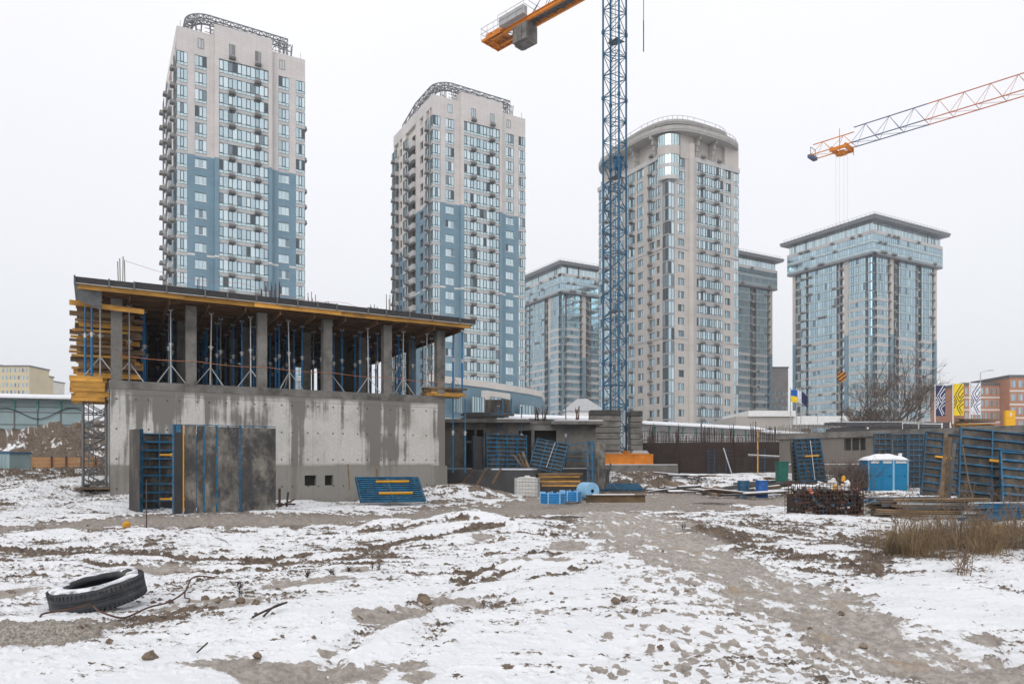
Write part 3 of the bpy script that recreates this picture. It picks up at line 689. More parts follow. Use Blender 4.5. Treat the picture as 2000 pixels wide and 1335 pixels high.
    path = [(19.6,2.6,zt-.35),(5.5,2.6,zt)]+[(5.5-3.0*math.sin(t),5.6-3.0*math.cos(t),zt) for t in np.linspace(.25, math.pi/2, 6)]+[(2.5,14,zt),(2.5,22,zt-1.8)]
    truss(tr, path, 1.3, 1.1)
    for (x, y) in ((20.0,2.6),(18.6,2.6),(6.3,2.6),(4.0,3.6),(2.5,8.0),(2.5,15)):
        for dx, dy in ((-.5,-.5),(.5,-.5),(.5,.5),(-.5,.5)): tr.bar((x+dx*.5,y+dy*.5,78.4),(x+dx,y+dy,zt-.5), .14)
        for zz in (79.6,80.8,82): tr.bar((x-.4,y-.4,zz),(x+.4,y+.4,zz+.8), .09); tr.bar((x+.4,y-.4,zz),(x-.4,y+.4,zz+.8), .09)
    for x in np.arange(7, 20, 2.2): tr.bar((x,2.2,zt-.5),(x+1.1,3.0,zt-2.0), .08); tr.bar((x+1.1,3.0,zt-2.0),(x+2.2,2.2,zt-.5), .08)
    for zz in (zt-1.3, zt-2.0): tr.bar((5,3,zz),(20,3,zz), .09)
    for x in (.6, 3.2, 5.6, 17, 19, 21.6): T.part(('lightning_rod', x), 'roof_steel').bar((x,.3,79),(x,.3,80.3), .06)
    return T.finish()
def round_tower():
    W, D, FH, Z0 = 22.6, 27.0, 3.05, -.3
    c = Vector((.2112*170, 170, 0))
    T = Tower('round_crowned_tower', 'beige residential tower with a curved overhanging roof ring, behind the blue crane mast', (c.x,c.y,0), W, D, None, M)
    T.box('wall', 'beige_c', 'f', .8, W-.8, -D+.8, -.8, Z0, 79)
    NF = 24; ZT = 73.2; ZS = 52.3                            # ribbon bays above ZS, punched windows below
    for a0, a1, o in ((1.9,2.8,0),(5.1,6.2,0),(8.0,8.4,.35),(17.0,17.7,.1),(19.9,20.9,0)): T.box('wall', 'beige_c', 'f', a0, a1, -.8, o, Z0, 76.5 if a1 < 8 else ZT)
    pi = T.part('round_pier', 'beige_c'); pi.lathe([(.95,Z0),(.95,77)], 20, M=Matrix.Translation((7.1,.15,0)), cap=True)
    for a0, a1, o in ((1.9,2.7,0),(4.25,4.45,.1),(6.9,8.6,.1),(11.1,11.9,.1),(15,16.6,0),(20.5,22,0)): T.box('wall', 'beige_c', 'l', a0, a1, -.8, o, Z0, ZT)
    for z in (31.2, 52.0): 
        for side, n in (('f',W),('l',D)): T.box('string_course', 'spandrel', side, 1.9, n, -.5, .18, z, z+.4)
    for k in range(NF):
        z = k*FH-.1; z1 = z+FH; hi = z > ZS-.5
        for side, a0, a1, cols in (('f',2.8,5.1,3),('f',17.7,19.9,3),('l',2.7,4.25,2),('l',4.45,6.9,3),('l',8.6,11.1,3)):
            if hi:
                T.box('spandrel_cladding', 'spandrel', side, a0, a1, -.8, -.1, z, z+.75)
                T.window(side, a0, -.06, z+.75, a1-a0, FH-.75, cols, .4, 0, (1,), 1, gl='glass' if side == 'f' else 'glass_grey')
            else:
                i0, i1 = a0+.22, a1-.22
                T.box('wall', 'beige_c', side, a0, a1, -.8, -.003, z, z+1.0); T.box('wall', 'beige_c', side, a0, a1, -.8, -.003, z+2.65, z1)
                T.box('wall', 'beige_c', side, a0, i0, -.8, -.003, z+1.0, z+2.65); T.box('wall', 'beige_c', side, i1, a1, -.8, -.003, z+1.0, z+2.65)
                T.window(side, i0, -.25, z+1.0, i1-i0, 1.65, 3 if i1-i0 > 1.3 else 2, 0, 0, (0,), 1.3, gl='glass_grey')
            if side == 'l' and a0 == 4.45 and random.random() < .9: T.aircon('l', 6.0, .05, z+.15)
        # main ribbon
        T.box('spandrel_cladding', 'spandrel_grey', 'f', 8.4, 17.0, -.8, .25, z, z+(.62 if hi else 1.15))
        b0 = .62 if hi else 1.15
        T.window('f', 8.4, .28, z+b0, 8.6, FH-b0, 12, .45 if hi else 0, 0, (0,2,4,6,8,10))
        for a in (10.2, 14.7):
            if random.random() < .92: T.aircon('f', a, .3, z)
        T.box('spandrel_cladding', 'spandrel', 'f', 20.9, W, -.8, -.1, z, z+.6); T.window('f', 20.9, -.06, z+.6, W-20.9, FH-.6, 2, .4, 0, (), .5)
        T.box('spandrel_cladding', 'spandrel', 'r', .02, 3.0, -.8, -.1, z, z+.6); T.window('r', .02, -.06, z+.6, 3.0, FH-.6, 3, .4, 0)
        for a0, a1, cols in ((11.9,15,4),(16.6,20.5,5),(22,26.6,6)):
            T.box('spandrel_cladding', 'spandrel', 'l', a0, a1, -.8, .1, z, z+.8); T.window('l', a0, .13, z+.8, a1-a0, FH-.8, cols, .3, 0, (0,2), .8, gl='glass_grey' if a0 < 22 else 'glass')
            if random.random() < .8: T.aircon('l', a0+1.2, .15, z+.05)
        # dark glazed corner bay
        T.box('corner_cladding', 'spandrel_grey', 'l', .1, 1.9, -.8, -.05, z, z+.35); T.window('l', .1, -.02, z+.35, 1.8, FH-.35, 2, 0, 0, (), .9, gl='glass_dark')
        T.box('corner_cladding', 'spandrel_grey', 'f', .1, 1.9, -.8, -.05, z, z+.35); T.window('f', .1, -.02, z+.35, 1.8, FH-.35, 2, 0, 0, (), .9, gl='glass')
    # bulging round bay at the top of the corner
    def arc(r, n=9, a0=math.pi*.92, a1=math.pi*1.58): return [(1.9+r*math.cos(t), 1.9+r*math.sin(t)) for t in np.linspace(a0, a1, n)]
    for z, h, part, mt, r in ((67.6,.9,'corner_bay','spandrel',2.9),(70.4,.8,'corner_bay','spandrel',2.85),(73.3,2.0,'corner_bay','beige_c',2.95)):
        T.part(part, mt).prism(arc(r)+[(1.9,1.9)], z, z+h)
    for z, h in ((68.5,1.9),(71.2,2.1),(75.3,2.6)):
        pts = arc(2.8, 9); b = MB()
        for p, q in zip(pts, pts[1:]):
            b.quad((*p,z),(*q,z),(*q,z+h),(*p,z+h), 0); b.bar((*p,z),(*p,z+h), .09, .09, 1)
        b.bar((*pts[-1],z),(*pts[-1],z+h), .09, .09, 1)
        b.build('corner_bay_glazing', [M['panel_glass'], M['frame_dark']], T.root)
    # attic behind the fins
    T.box('wall', 'beige_c', 'f', 3.6, 8.0, -.8, .1, 73.2, 79.2)
    T.box('attic', 'spandrel', 'f', 8.0, W, -.8, .3, 73.1, 74.2); T.box('attic', 'spandrel', 'l', 2.7, D, -.8, .3, 73.1, 74.2)
    T.window('f', 8.6, -1.0, 74.2, 9.0, 4.2, 10, 0, 0, (), .9, gl='glass_grey'); T.window('l', 3.2, -1.0, 74.2, 8.0, 4.0, 9, 0, 0, (), .9, gl='glass_dark'); T.window('l', 13, -1.0, 74.2, 12.0, 4.0, 12, 0, 0, (), .9, gl='glass_dark')
    T.box('wall', 'beige_c', 'f', 17.8, W-.2, -.8, .1, 73.2, 79); T.aircon('f', 10.3, .3, 74.2); T.aircon('f', 15.5, .3, 74.2); T.aircon('l', 5.2, .3, 74.2)
    T.box('wall', 'beige_c', 'r', 3.0, D, -.8, .03, Z0, 76); T.box('wall', 'beige_c', 'b', .8, W-.8, -.8, .03, Z0, 76)
    fin = T.part('roof_fin', 'conc_pale')
    for side, a in (('f',8.3),('f',13.4),('l',4.2),('l',11.4),('l',19)):
        f = FR[side](W, D)
        for dz, o0, o1 in ((0,.3,.5),(1.2,.3,.8),(2.4,.3,1.3),(3.6,.3,1.9)):
            T.box('roof_fin', 'conc_pale', side, a-.2, a+.2, -.9, o1, 74.2+dz, 75.4+dz+.2)
    def sq(off, n=96, e=3.4):
        cx, cy, rx, ry = W/2, D/2, W/2+off, D/2+off; o = []
        for i in range(n):
            t = 2*math.pi*i/n; c_, s_ = math.cos(t), math.sin(t)
            o.append((cx+rx*math.copysign(abs(c_)**(2/e), c_), cy+ry*math.copysign(abs(s_)**(2/e), s_)))
        return o
    def ring(off0, off1, z0, z1, part, mt):
        b = T.part(part, mt); A, B = sq(off0), sq(off1); n = len(A); vs = []
        for (x,y),(p,q) in zip(A,B): vs += [(x,y,z0),(p,q,z0),(p,q,z1),(x,y,z1)]
        b._add(vs, [tuple((4*(i % n)+k, 4*(i % n)+(k+1) % 4, 4*((i+1) % n)+(k+1) % 4, 4*((i+1) % n)+k)) for i in range(n) for k in range(4)], 0)
    ring(-2.5, 2.6, 78.6, 79.0, 'roof_ring', 'conc_pale'); ring(1.9, 2.7, 79.003, 79.9, 'roof_ring', 'conc_pale'); ring(-1.2, .6, 79.003, 80.3, 'roof_ring', 'spandrel_grey')
    ring(-6, .4, 81.4, 81.7, 'roof_ring', 'conc_pale'); ring(-.2, .5, 81.703, 82.4, 'roof_ring', 'conc_pale')
    A = sq(2.3); B = sq(.1)
    for P, z in ((A,79.9),(B,82.4)):
        rl = T.part(('roof_railing', z), 'roof_steel')
        for i in range(0, 96, 2): rl.bar((*P[i],z),(*P[i],z+1), .06)
        for i in range(96): rl.bar((*P[i],z+1),(*P[(i+1)%96],z+1), .06)
    cols = T.part('roof_column', 'conc_pale'); P = sq(-.8)
    for i in range(0, 96, 4): cols.bx(P[i][0]-.25, P[i][0]+.25, P[i][1]-.25, P[i][1]+.25, 79, 81.4)
    T.box('roof', 'dark_roof', 'f', 1, W-1, -D+1, -1, 79.02, 79.3)
    return T.finish()
def glass_tower(name, label, loc, group):
    W, D, FH, Z0 = 36.0, 31.5, 3.0, -.3
    T = Tower(name, label, loc, W, D, group, M)
    T.box('wall', 'spandrel_grey', 'f', .8, W-.8, -D+.8, -.8, Z0, 82)
    ZM, ZL = 45.6, 71.0; NF = 24
    fr = [(0,2.2,'c',2),(2.2,8.2,'b',7),(8.2,9.6,'a',1),(9.6,11.4,'p',0),(11.4,12.6,'a',1),(12.6,14.2,'d',2),(14.2,23.6,'g',10),(23.6,27.0,'d',3),(27.0,33.2,'g',6),(33.2,34.4,'a',1),(34.4,36,'p',0)]
    lf = [(0,2.2,'c',2),(2.2,8.4,'b',7),(8.4,10.2,'p',0),(10.2,12.0,'a',1),(12.0,13.2,'d',1),(13.2,18.8,'g',6),(18.8,24.6,'g',6),(24.6,25.6,'d',1),(25.6,27.8,'g',3),(27.8,30.4,'d',3),(30.4,31.5,'p',0)]
    for side, bays in (('f',fr),('l',lf)):
        for a0, a1, t, cols in bays:
            if t == 'p': T.box('blue_cladding', 'blue_clad', side, a0, a1, -.8, .12, Z0, ZM); T.box('pier', 'beige_c', side, a0, a1, -.8, .12, ZM, ZL); continue
            for k in range(NF):
                z = k*FH-1; z1 = z+FH; hi = z > ZM-1; w = a1-a0
                if t == 'c': T.box('corner_cladding', 'spandrel_grey', side, a0+.02, a1, -.8, -.55, z, z+.3); T.window(side, a0+.02, -.5, z+.3, w-.02, FH-.3, cols, 0, 0, (), .8, gl='glass_blue', fr='frame_blue')
                elif t == 'a':
                    T.box('pier', 'beige_c' if hi else 'blue_clad', side, a0, a1, -.8, -.12, z, z+1.0); T.box('loggia', 'recess', side, a0, a1, -.8, -.5, z+1, z1)
                    T.window(side, a0+.1, -.45, z+1.0, w*.55, 1.8, 1, gl='glass', pri=.7); T.aircon(side, a0+w*.6, -.1, z+.1)
                elif t == 'd':
                    T.box('spandrel_cladding', 'spandrel_grey', side, a0, a1, -.8, -.35, z, z+.7); T.window(side, a0, -.32, z+.7, w, FH-.7, cols, 0, 0, (), .6, gl='glass_dark')
                    if side == 'f' and a0 == 23.6 or a0 == 24.6: T.aircon(side, a0+.6, -.3, z+.1)
                else:
                    band = .95 if (not hi and t == 'g') or (t == 'b' and z < 58) else .16
                    o = .3 if t == 'b' and z < 58 else .1
                    T.box('spandrel_cladding', 'spandrel' if band > .5 else 'spandrel_blue', side, a0, a1, -.8, o, z, z+band)
                    T.window(side, a0, o+.02, z+band, w, FH-band, cols, .5 if band < 1 else 0, 0, (1,3) if cols > 3 else (), 1, gl='glass_blue', fr='frame_blue', thick=.04)
                    if t == 'g' and random.random() < .35: T.aircon(side, a0+random.choice((.8, w-.8)), .12, z+.1)
    # overhanging head: three glazed storeys and a set-back attic under a flat projecting roof
    for side, n in (('f',W),('l',D)):
        T.box('head_soffit', 'roof_steel', side, -1.4, n+1.4, -.8, 1.4, 70.6, 71.2)
        for k in range(2):
            z = 71.2+3*k
            T.box('spandrel_cladding', 'spandrel_blue', side, -1.38, n+1.38, -.8, 1.3, z+.003, z+.45)
            step = (n+2.7)/4
            for j in range(4): T.window(side, -1.35+j*step, 1.33, z+.45, step-.02, 2.55, 9, .7, 0, (), 1.5, gl='glass_blue', fr='frame_blue')
        T.box('spandrel_cladding', 'spandrel', side, -1.38, n+1.38, -.8, 1.38, 77.203, 78.3)
        step = (n+1.6)/4
        for j in range(4): T.window(side, -.8+j*step, .8, 78.3, step-.02, 3.2, 12, 0, 0, (), 1.2, gl='glass', fr='frame_pale', thick=.07)
        for k in range(12): T.aircon(side, 2+random.random()*(n-4), 1.35, 71.3+random.choice((0,3,6)))
    T.part('head', 'spandrel').bx(-1.2, W+1.4, -1.2, D+1.4, 71.2, 77.2); T.part('head', 'spandrel').bx(-.6, W+.8, -.6, D+.8, 77.2, 81.59)
    rf = T.part('roof', 'roof_steel'); rf.bx(-3.0, W+3, -3.0, D+3, 81.6, 82.2); rf.bx(-3.2, W+3.2, -3.2, D+3.2, 82.2, 82.75)
    for i in range(24): rf.bar((-2.6+i*1.8,-2.6,82.7),(-2.6+i*1.8,-2.6,83.6), .06); rf.bar((-2.6,-2.6+i*1.55,82.7),(-2.6,-2.6+i*1.55,83.6), .06)
    rf.bar((-2.6,-2.6,83.6),(W+2.6,-2.6,83.6), .06); rf.bar((-2.6,-2.6,83.6),(-2.6,D+2.6,83.6), .06)
    T.box('wall', 'spandrel', 'r', .1, D, -.8, .02, Z0, 71); T.box('wall', 'spandrel', 'b', .8, W-.8, -.8, .02, Z0, 71)
    for k in range(24):
        for a in (3, 9, 15, 21, 26): T.window('r', a, .06, k*3, 3.4, 1.8, 4, gl='glass_grey')
    return T.finish()
XR = lambda px: (px-1000)/FPX
ta = residential('residential_tower', 'tall beige and blue tower with roof truss rising behind the unfinished concrete building', (XR(345)*130, 130, 0), None)
KIDS = {}
for o in bpy.data.objects:
    if o.parent: KIDS.setdefault(o.parent.name, []).append(o)
copy_tree(ta, (XR(845)*154, 154, 0), label='beige and blue tower with curved roof truss standing above the low blue curved-fronted building')
KIDS = {}
tc_ = round_tower()
td = glass_tower('glass_tower', 'broad glass tower with overhanging flat-roofed head at the right, behind the bare tree', (XR(1703)*242, 242, 0), None)
for o in bpy.data.objects:
    if o.parent: KIDS.setdefault(o.parent.name, []).append(o)
copy_tree(td, (XR(1376)*274, 274, 0), label='glass tower with overhanging head mostly hidden behind the beige tower with the curved roof ring')
copy_tree(td, (XR(1098)*296, 296, 0), label='glass tower with overhanging head seen just left of the blue crane mast')
KIDS = {}
# ================================================================ UNFINISHED BUILDING
S0 = Vector((-16.69, 30.7, 0))
def site(u, v, z): return S0+U*u+V*v+Z*z
UW, UD, ZF, ZW, ZD = 15.2, 19.0, 1.65, 5.15, 8.62
b_ = thing('unfinished_building', 'unfinished grey concrete building with open columned upper storey and stained wall', 'building', S0, ANG)
wl = MB()
H0, H1 = 1.0, 1.32                               # two small openings in the plinth
wl.bx(0,UW,0,.3,ZF+.003,ZW); wl.bx(0,8.0,-.06,.3,-.8,ZF); wl.bx(8.55,8.95,-.06,.3,.72,1.2); wl.bx(9.35,UW+.1,-.06,.3,-.8,ZF)
wl.bx(8.0,9.35,-.06,.3,1.2,ZF); wl.bx(8.0,9.35,-.06,.3,-.8,.72)
wl.bx(0,.3,.3,UD,-.8,ZW); wl.bx(UW-.3,UW,.3,UD,-.8,ZW); wl.bx(0,UW,UD-.3,UD,-.8,ZW)
wl.build('wall', M['stained'], b_)
bk = MB(); bk.bx(7.9,9.45,.31,.5,.5,1.4); bk.build('vent_recess', M['recess'], b_)
sl = MB(); sl.bx(-.02,UW+.02,.02,UD,ZW+.003,ZW+.05); sl.bx(-.03,UW+.03,-.02,.35,ZW-.28,ZW+.06); sl.build('floor_slab', M['concrete'], b_)
CU = [.24,3.12,6.11,9.12,12.12,15.0]
cm = MB(); cm.bx(-.21,.21,-.21,.21,0,ZD-ZW-.05); cmesh = cm.mesh('column', M['concrete'])
for v in (.24, 4.2, 8.2, 12.2, 16.2):
    for u in CU: link('column', cmesh, b_, (u,v,ZW+.055))
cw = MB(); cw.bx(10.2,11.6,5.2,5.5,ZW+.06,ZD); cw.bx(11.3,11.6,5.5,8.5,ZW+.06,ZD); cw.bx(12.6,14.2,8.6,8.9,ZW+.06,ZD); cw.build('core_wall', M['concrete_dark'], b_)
cw = MB(); cw.bx(.4,11.8,UD-.6,UD-.3,ZW+.06,ZD); cw.bx(.3,.6,3.4,UD-.6,ZW+.06,ZD); cw.build('back_wall', M['recess'], b_)  # walls coloured near-black to imitate the shade deep inside
rs = MB(); rs.bx(-1.2,UW+1.15,-.95,UD+1,8.9,9.1); rs.build('roof_slab', M['conc_pale'], b_)
dk = MB(); dk.bx(-1.25,UW+1.25,-1.0,UD+1.1,8.872,8.895); dk.build('deck_plywood', M['timber_old'], b_)
# side forms of the slab pour with their brackets
ef = MB(); br = MB(); u = -1.25
while u < UW+1.2:
    w_ = random.choice((.9,1.2,1.2,1.5)); w_ = min(w_, UW+1.25-u); zt = 9.14+random.uniform(-.01,.035)
    ef.bx(u+.015,u+w_-.015,-1.0,-.97,8.9,zt); br.bx(u-.03,u+.03,-1.07,-1.003,8.86,9.17); br.bar((u,-.9,9.14),(u,-.2,9.12),.04); u += w_
for v in np.arange(-1, UD+1, 1.2): ef.bx(-1.28,-1.252,v+.015,v+1.185,8.9,9.15); ef.bx(UW+1.252,UW+1.28,v+.015,v+1.185,8.9,9.15)
ef.build('edge_form', M['ply_edge'], b_); br.build('form_bracket', M['galv_dark'], b_)
em = MB(); em.bx(-1.26,UW+1.26,-1.03,-1.003,8.855,8.885); em.build('deck_trim', M['galv'], b_)
# grey sheet closing the left end of the deck
ls = MB(); ls.hexa([(-1.2,-.9,8.25),(-.32,-.6,7.95),(-.32,-.58,7.95),(-1.2,-.88,8.25),(-1.27,-.99,8.87),(-.3,-.7,8.87),(-.3,-.68,8.87),(-1.27,-.97,8.87)])
ls.build('end_sheet', M['galv_dark'], b_)
# starter bars above the slab
stm = {}
for (u, v, n, h, sp_) in ((.3,.3,4,1.5,.09),(3.4,.5,3,1.05,.12),(6.1,.3,7,.85,.1),(6.6,.5,6,1.25,.09),(9.2,4,5,1.7,.09),(9.1,.4,4,.5,.08),(12.2,.4,6,1.15,.08),(12.6,4,5,1.6,.09),(4.5,4,5,1.0,.1),(15,4,5,1.2,.1),(11,.4,4,.4,.09)):
    rb = MB()
    for i in range(n): rb.tube((u+i*sp_+random.uniform(-.02,.02), v+(i%2)*.3, 9.0),(u+i*sp_+random.uniform(-.03,.03), v+(i%2)*.3, 9.1+h*random.uniform(.75,1)), .018, 5)
    rb.build('starter_bar', M['rebar'], b_)
# ---------------------------------------------------------------- formwork joists and main beams under the deck
def beam_mb(L_):
    m_ = MB(); m_.bx(0,L_,-.04,.04,.16,.2); m_.bx(0,L_,-.014,.014,.04,.16); m_.bx(0,L_,-.04,.04,0,.04); return m_
bm36 = beam_mb(3.6).mesh('timber_joist', M['timber_shaded']); bm30 = beam_mb(3.9).mesh('timber_joist', M['timber_shaded']); bmf = beam_mb(3.9).mesh('timber_joist', M['timber'])
GJ = 'joists under the deck'
first = True
for r_ in range(38):
    v = -.92+r_*.52
    for i in range(5):
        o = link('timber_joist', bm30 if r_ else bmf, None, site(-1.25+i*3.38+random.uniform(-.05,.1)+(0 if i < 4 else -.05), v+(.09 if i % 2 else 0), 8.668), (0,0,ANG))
        tag(o, 'shade-darkened timber joist under the plywood deck of the unfinished building' if r_ else 'yellow edge beam running along the front rim of the plywood deck', 'beam', GJ if r_ else 'edge beams along the front of the deck')
for k, u in enumerate((.7,2.2,3.75,5.25,6.75,8.3,9.75,11.3,12.8,14.3,15.7)):
    for i in range(6):
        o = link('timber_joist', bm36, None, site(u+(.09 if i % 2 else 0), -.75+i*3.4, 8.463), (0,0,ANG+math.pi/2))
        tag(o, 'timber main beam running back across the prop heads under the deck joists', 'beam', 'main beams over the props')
# ---------------------------------------------------------------- steel props
def prop(zb, zt, mt, tripod, wide=1.0):
    root = thing('steel_prop', 'x', 'prop'); h = zt-zb
    b = MB(); b.bx(-.08,.08,-.08,.08,0,.01); b.build('base_plate', M[mt], root)
    b = MB(); b.tube((0,0,.01),(0,0,h*.56),.038*wide,8); b.build('outer_tube', M[mt], root)
    b = MB(); b.tube((0,0,h*.56),(0,0,h-.02),.028*wide,8); b.build('inner_tube', M['galv'] if mt == 'galv' else M[mt], root)
    b = MB(); b.tube((0,0,h*.5),(0,0,h*.56),.06,8); b.bar((-.12,0,h*.54),(.12,0,h*.54),.025); b.build('collar', M['galv'], root)
    b = MB(); b.bx(-.09,.09,-.09,.09,h-.02,h); b.bar((-.08,0,h),(-.08,0,h+.08),.02); b.bar((.08,0,h),(.08,0,h+.08),.02); b.build('fork_head', M['galv'], root)
    if tripod:
        for a in (200, 340, 90):
            b = MB(); b.bar((.03*math.cos(R(a)),.03*math.sin(R(a)),.82),(.62*math.cos(R(a)),.62*math.sin(R(a)),.02),.055,.03); b.build('tripod_leg', M['galv'], root)
    KIDS[root.name] = [o for o in bpy.data.objects if o.parent == root]
    return root
pz0, pz1 = ZW+.055, 8.46
P1 = prop(pz0, pz1, 'galv', True); P2 = prop(pz0, pz1, 'prop_blue', False, 1.3); P3 = prop(pz0, pz1, 'galv_dark', False)
used = set()
def put_prop(p, u, v, label, group, rz=0.0, z=pz0, tilt=(0,0)):
    rot = (tilt[0], tilt[1], ANG+rz)
    if p.name in used: o = copy_tree(p, site(u,v,z), rot=rot)
    else: o = p; used.add(p.name); o.location = site(u,v,z); o.rotation_euler = rot
    o['label'] = label; o['group'] = group; return o
for u in (.72, 2.35, 3.95, 5.7, 7.45, 9.45, 11.3, 13.1, 14.4):
    put_prop(P1, u, .55, 'galvanised steel prop on tripod legs at the front edge of the open storey', 'front row of galvanised props', random.uniform(-.3,.3), tilt=(random.uniform(-.015,.015), random.uniform(-.02,.02)))
for r_, v in enumerate((1.7, 2.9, 4.6, 6.0, 7.4, 9.2)):
    for k in range(16):
        u = .55+k*.97+random.uniform(-.15,.15)
        if abs(u-.24) < .4 or (r_ > 3 and u > 12): continue
        if random.random() < .78: put_prop(P2, u, v, 'blue steel prop standing deep inside the open storey', 'blue props inside the open storey')
        else: put_prop(P3, u, v, 'plain grey steel prop without legs inside the open storey', 'grey props inside the open storey')
# blue wall forms parked inside
def panel(name, label, w_, h_, loc, heading, tilt=0.0, roll=0.0, ncol=3, nrow=8, face='ply', frame='steel_blue', cat='formwork panel', group=None, rail=0, rods=0, ribs_front=True, depth=.12):
    Mr = Matrix.Rotation(heading,3,'Z')@Matrix.Rotation(-tilt,3,'X')@Matrix.Rotation(roll,3,'Y')
    root = thing(name, label, cat, loc, 0, group, rot=Mr.to_euler())
    s_ = -1 if ribs_front else 1
    f = MB(); y0, y1 = (-depth, -.003) if ribs_front else (.023, depth)
    for i in range(ncol+1):
        x = w_*i/ncol; t = .06 if i in (0,ncol) else .05
        f.bx(max(0,x-t/2) if i else 0, min(w_,x+t/2) if i < ncol else w_, y0, y1, 0, h_)
        if i == 0: f.bx(0,.07,y0,y1,0,h_)
        if i == ncol: f.bx(w_-.07,w_,y0,y1,0,h_)
    for j in range(nrow+1):
        z = h_*j/nrow; t = .035
        f.bx(.071, w_-.071, y0*.92, y1*.92 if not ribs_front else -.004, max(0,z-t), min(h_,z+t))
    f.build('frame', M[frame], root)
    p = MB(); p.bx(.012,w_-.012,0,.02,.012,h_-.012); p.build('facing_sheet', M[face], root)
    for k in range(rail):
        a = MB(); zr = h_*(.25+.5*k/max(1,rail-1)) if rail > 1 else h_*.62; a.bx(w_*.3, w_*.82, y0-.07, y0-.004, zr-.05, zr+.05); a.build('aligning_rail', M['yellow'], root)
    for k in range(rods):
        a = MB(); x = w_*(k+1)/(rods+1)+.07; a.tube((x,y0-.05,h_*.1),(x+.1,y0-.05,h_*.95),.03,6); a.build('push_pull_brace', M['galv'], root)
    return root
for k, (u, v, w_) in enumerate(((1.0,10.4,2.4),(3.9,10.8,2.7),(7.2,10.2,2.7))):
    panel('wall_form', 'blue ribbed wall form standing in the dark depth of the open storey', w_, 2.7, site(u,v,pz0), ANG, .03, ncol=3, nrow=6, group='wall forms inside the open storey')
# orange rope along the open edge
rp = MB(); pts = []
for i in range(61):
    u = .3+i*(14.7/60); k = (u-.3) % 3; pts.append((u,.02,6.28-.02*u-.07*math.sin(math.pi*k/3)))
rp.path(pts, .014, 5); tag(rp.build('safety_rope', M['rope'], None, S0, (0,0,ANG)), 'orange rope strung between the front columns of the open storey', 'rope')
rp = MB(); pts = []
for i in range(41):
    t = i/40; pts.append((.6+t*14.2,.5,10.35-t*1.1-.25*math.sin(math.pi*((t*3) % 1))))
rp.path(pts, .008, 4); tag(rp.build('roof_line', M['rope'], None, S0, (0,0,ANG)), 'thin reddish line strung between the starter bars above the roof deck', 'rope')
# ---------------------------------------------------------------- loading tower with stacked beams at the left end
lt = thing('lattice_scaffold_tower', 'grey lattice scaffold tower carrying yellow beams beside the left end of the concrete wall', 'scaffold tower', site(-.98,.6,0), ANG)
zb_, zt_ = .75, 4.3
for x in (0,.85):
    for y in (0,1.25):
        b = MB(); b.tube((x,y,zb_),(x,y,zt_),.05,8); b.bx(x-.12,x+.12,y-.12,y+.12,zb_-.02,zb_+.02); b.build('leg', M['galv_dark'], lt)
b = MB()
for j in range(7):
    z0 = zb_+.1+j*.5
    for (p, q) in (((0,0),(.85,0)),((0,1.25),(.85,1.25)),((0,0),(0,1.25)),((.85,0),(.85,1.25))):
        b.tube((*p,z0),(*q,z0),.025,5); b.tube((*p,z0) if j%2 else (*q,z0),(*q,z0+.5) if j%2 else (*p,z0+.5),.022,5)
        m_ = ((p[0]+q[0])/2,(p[1]+q[1])/2); b.tube((*m_,z0),(*p,z0+.25),.018,4); b.tube((*m_,z0),(*q,z0+.25),.018,4)
    for x in (.2,.38): b.tube((x,-.03,z0),(x,-.03,z0+.5),.02,5)
b.build('bracing', M['galv_dark'], lt)
b = MB(); b.bx(-.3,.95,-.4,1.7,zb_-.08,zb_-.02); b.build('timber_sole', M['timber_old'], lt)
GS = 'yellow beams stacked on the scaffold tower'
nb_ = 0
def lay(u, v, z, L_, rz, mt, label, cat, group, roll=0.0):
    key = (round(L_,1), mt)
    if key not in LAY: LAY[key] = (beam_mb(L_) if L_ != 1.8 and L_ != 2.1 else plank_mb(L_)).mesh('timber_joist', M[mt])
    return tag(link('timber_joist', LAY[key], None, site(u,v,z), (roll,0,ANG+rz)), label, cat, group)
LAY = {}
def plank_mb(L_):
    m_ = MB(); m_.bx(0,L_,-.07,.07,0,.1); return m_
for j in range(5):
    for i in range(5):
        lay(-1.36+random.uniform(-.12,.14), .3+i*.42, 4.32+j*.205, 1.2, random.uniform(-.04,.04), 'timber', 'yellow timber beam stacked on top of the lattice scaffold tower', 'beam', GS)
for j in range(13):
    for i in range(3):
        lay(-1.3+random.uniform(-.2,.28), 1.0+i*.45, 5.37+j*.213, 2.1+.3*random.randint(0,1), random.uniform(-.09,.09), 'timber_old' if random.random() < .6 else 'timber', 'weathered timber beam in the tall untidy stack behind the left corner column', 'beam', 'beams in the untidy tall stack')
# long slanting beams
L1 = 2.7; lay(-1.45,-.32,8.12,L1,.0,'timber','long yellow beam sticking out past the left corner column under the deck','beam',None).rotation_euler = (0,.05,ANG-.03)
for q, (u, v) in enumerate(((-.66,.35),(-.9,.75))):
    put_prop(P2, u, v, ('blue prop on the yellow beam stack nearest the left corner','blue prop on the yellow beam stack behind the nearest one')[q], 'props on the beam stack', z=5.36)
put_prop(P1, -.35, .6, 'galvanised tripod prop standing on the yellow beam stack left of the building', None, z=5.36)
P4 = [o for o in bpy.data.objects]   # (list kept short-lived)
del P4
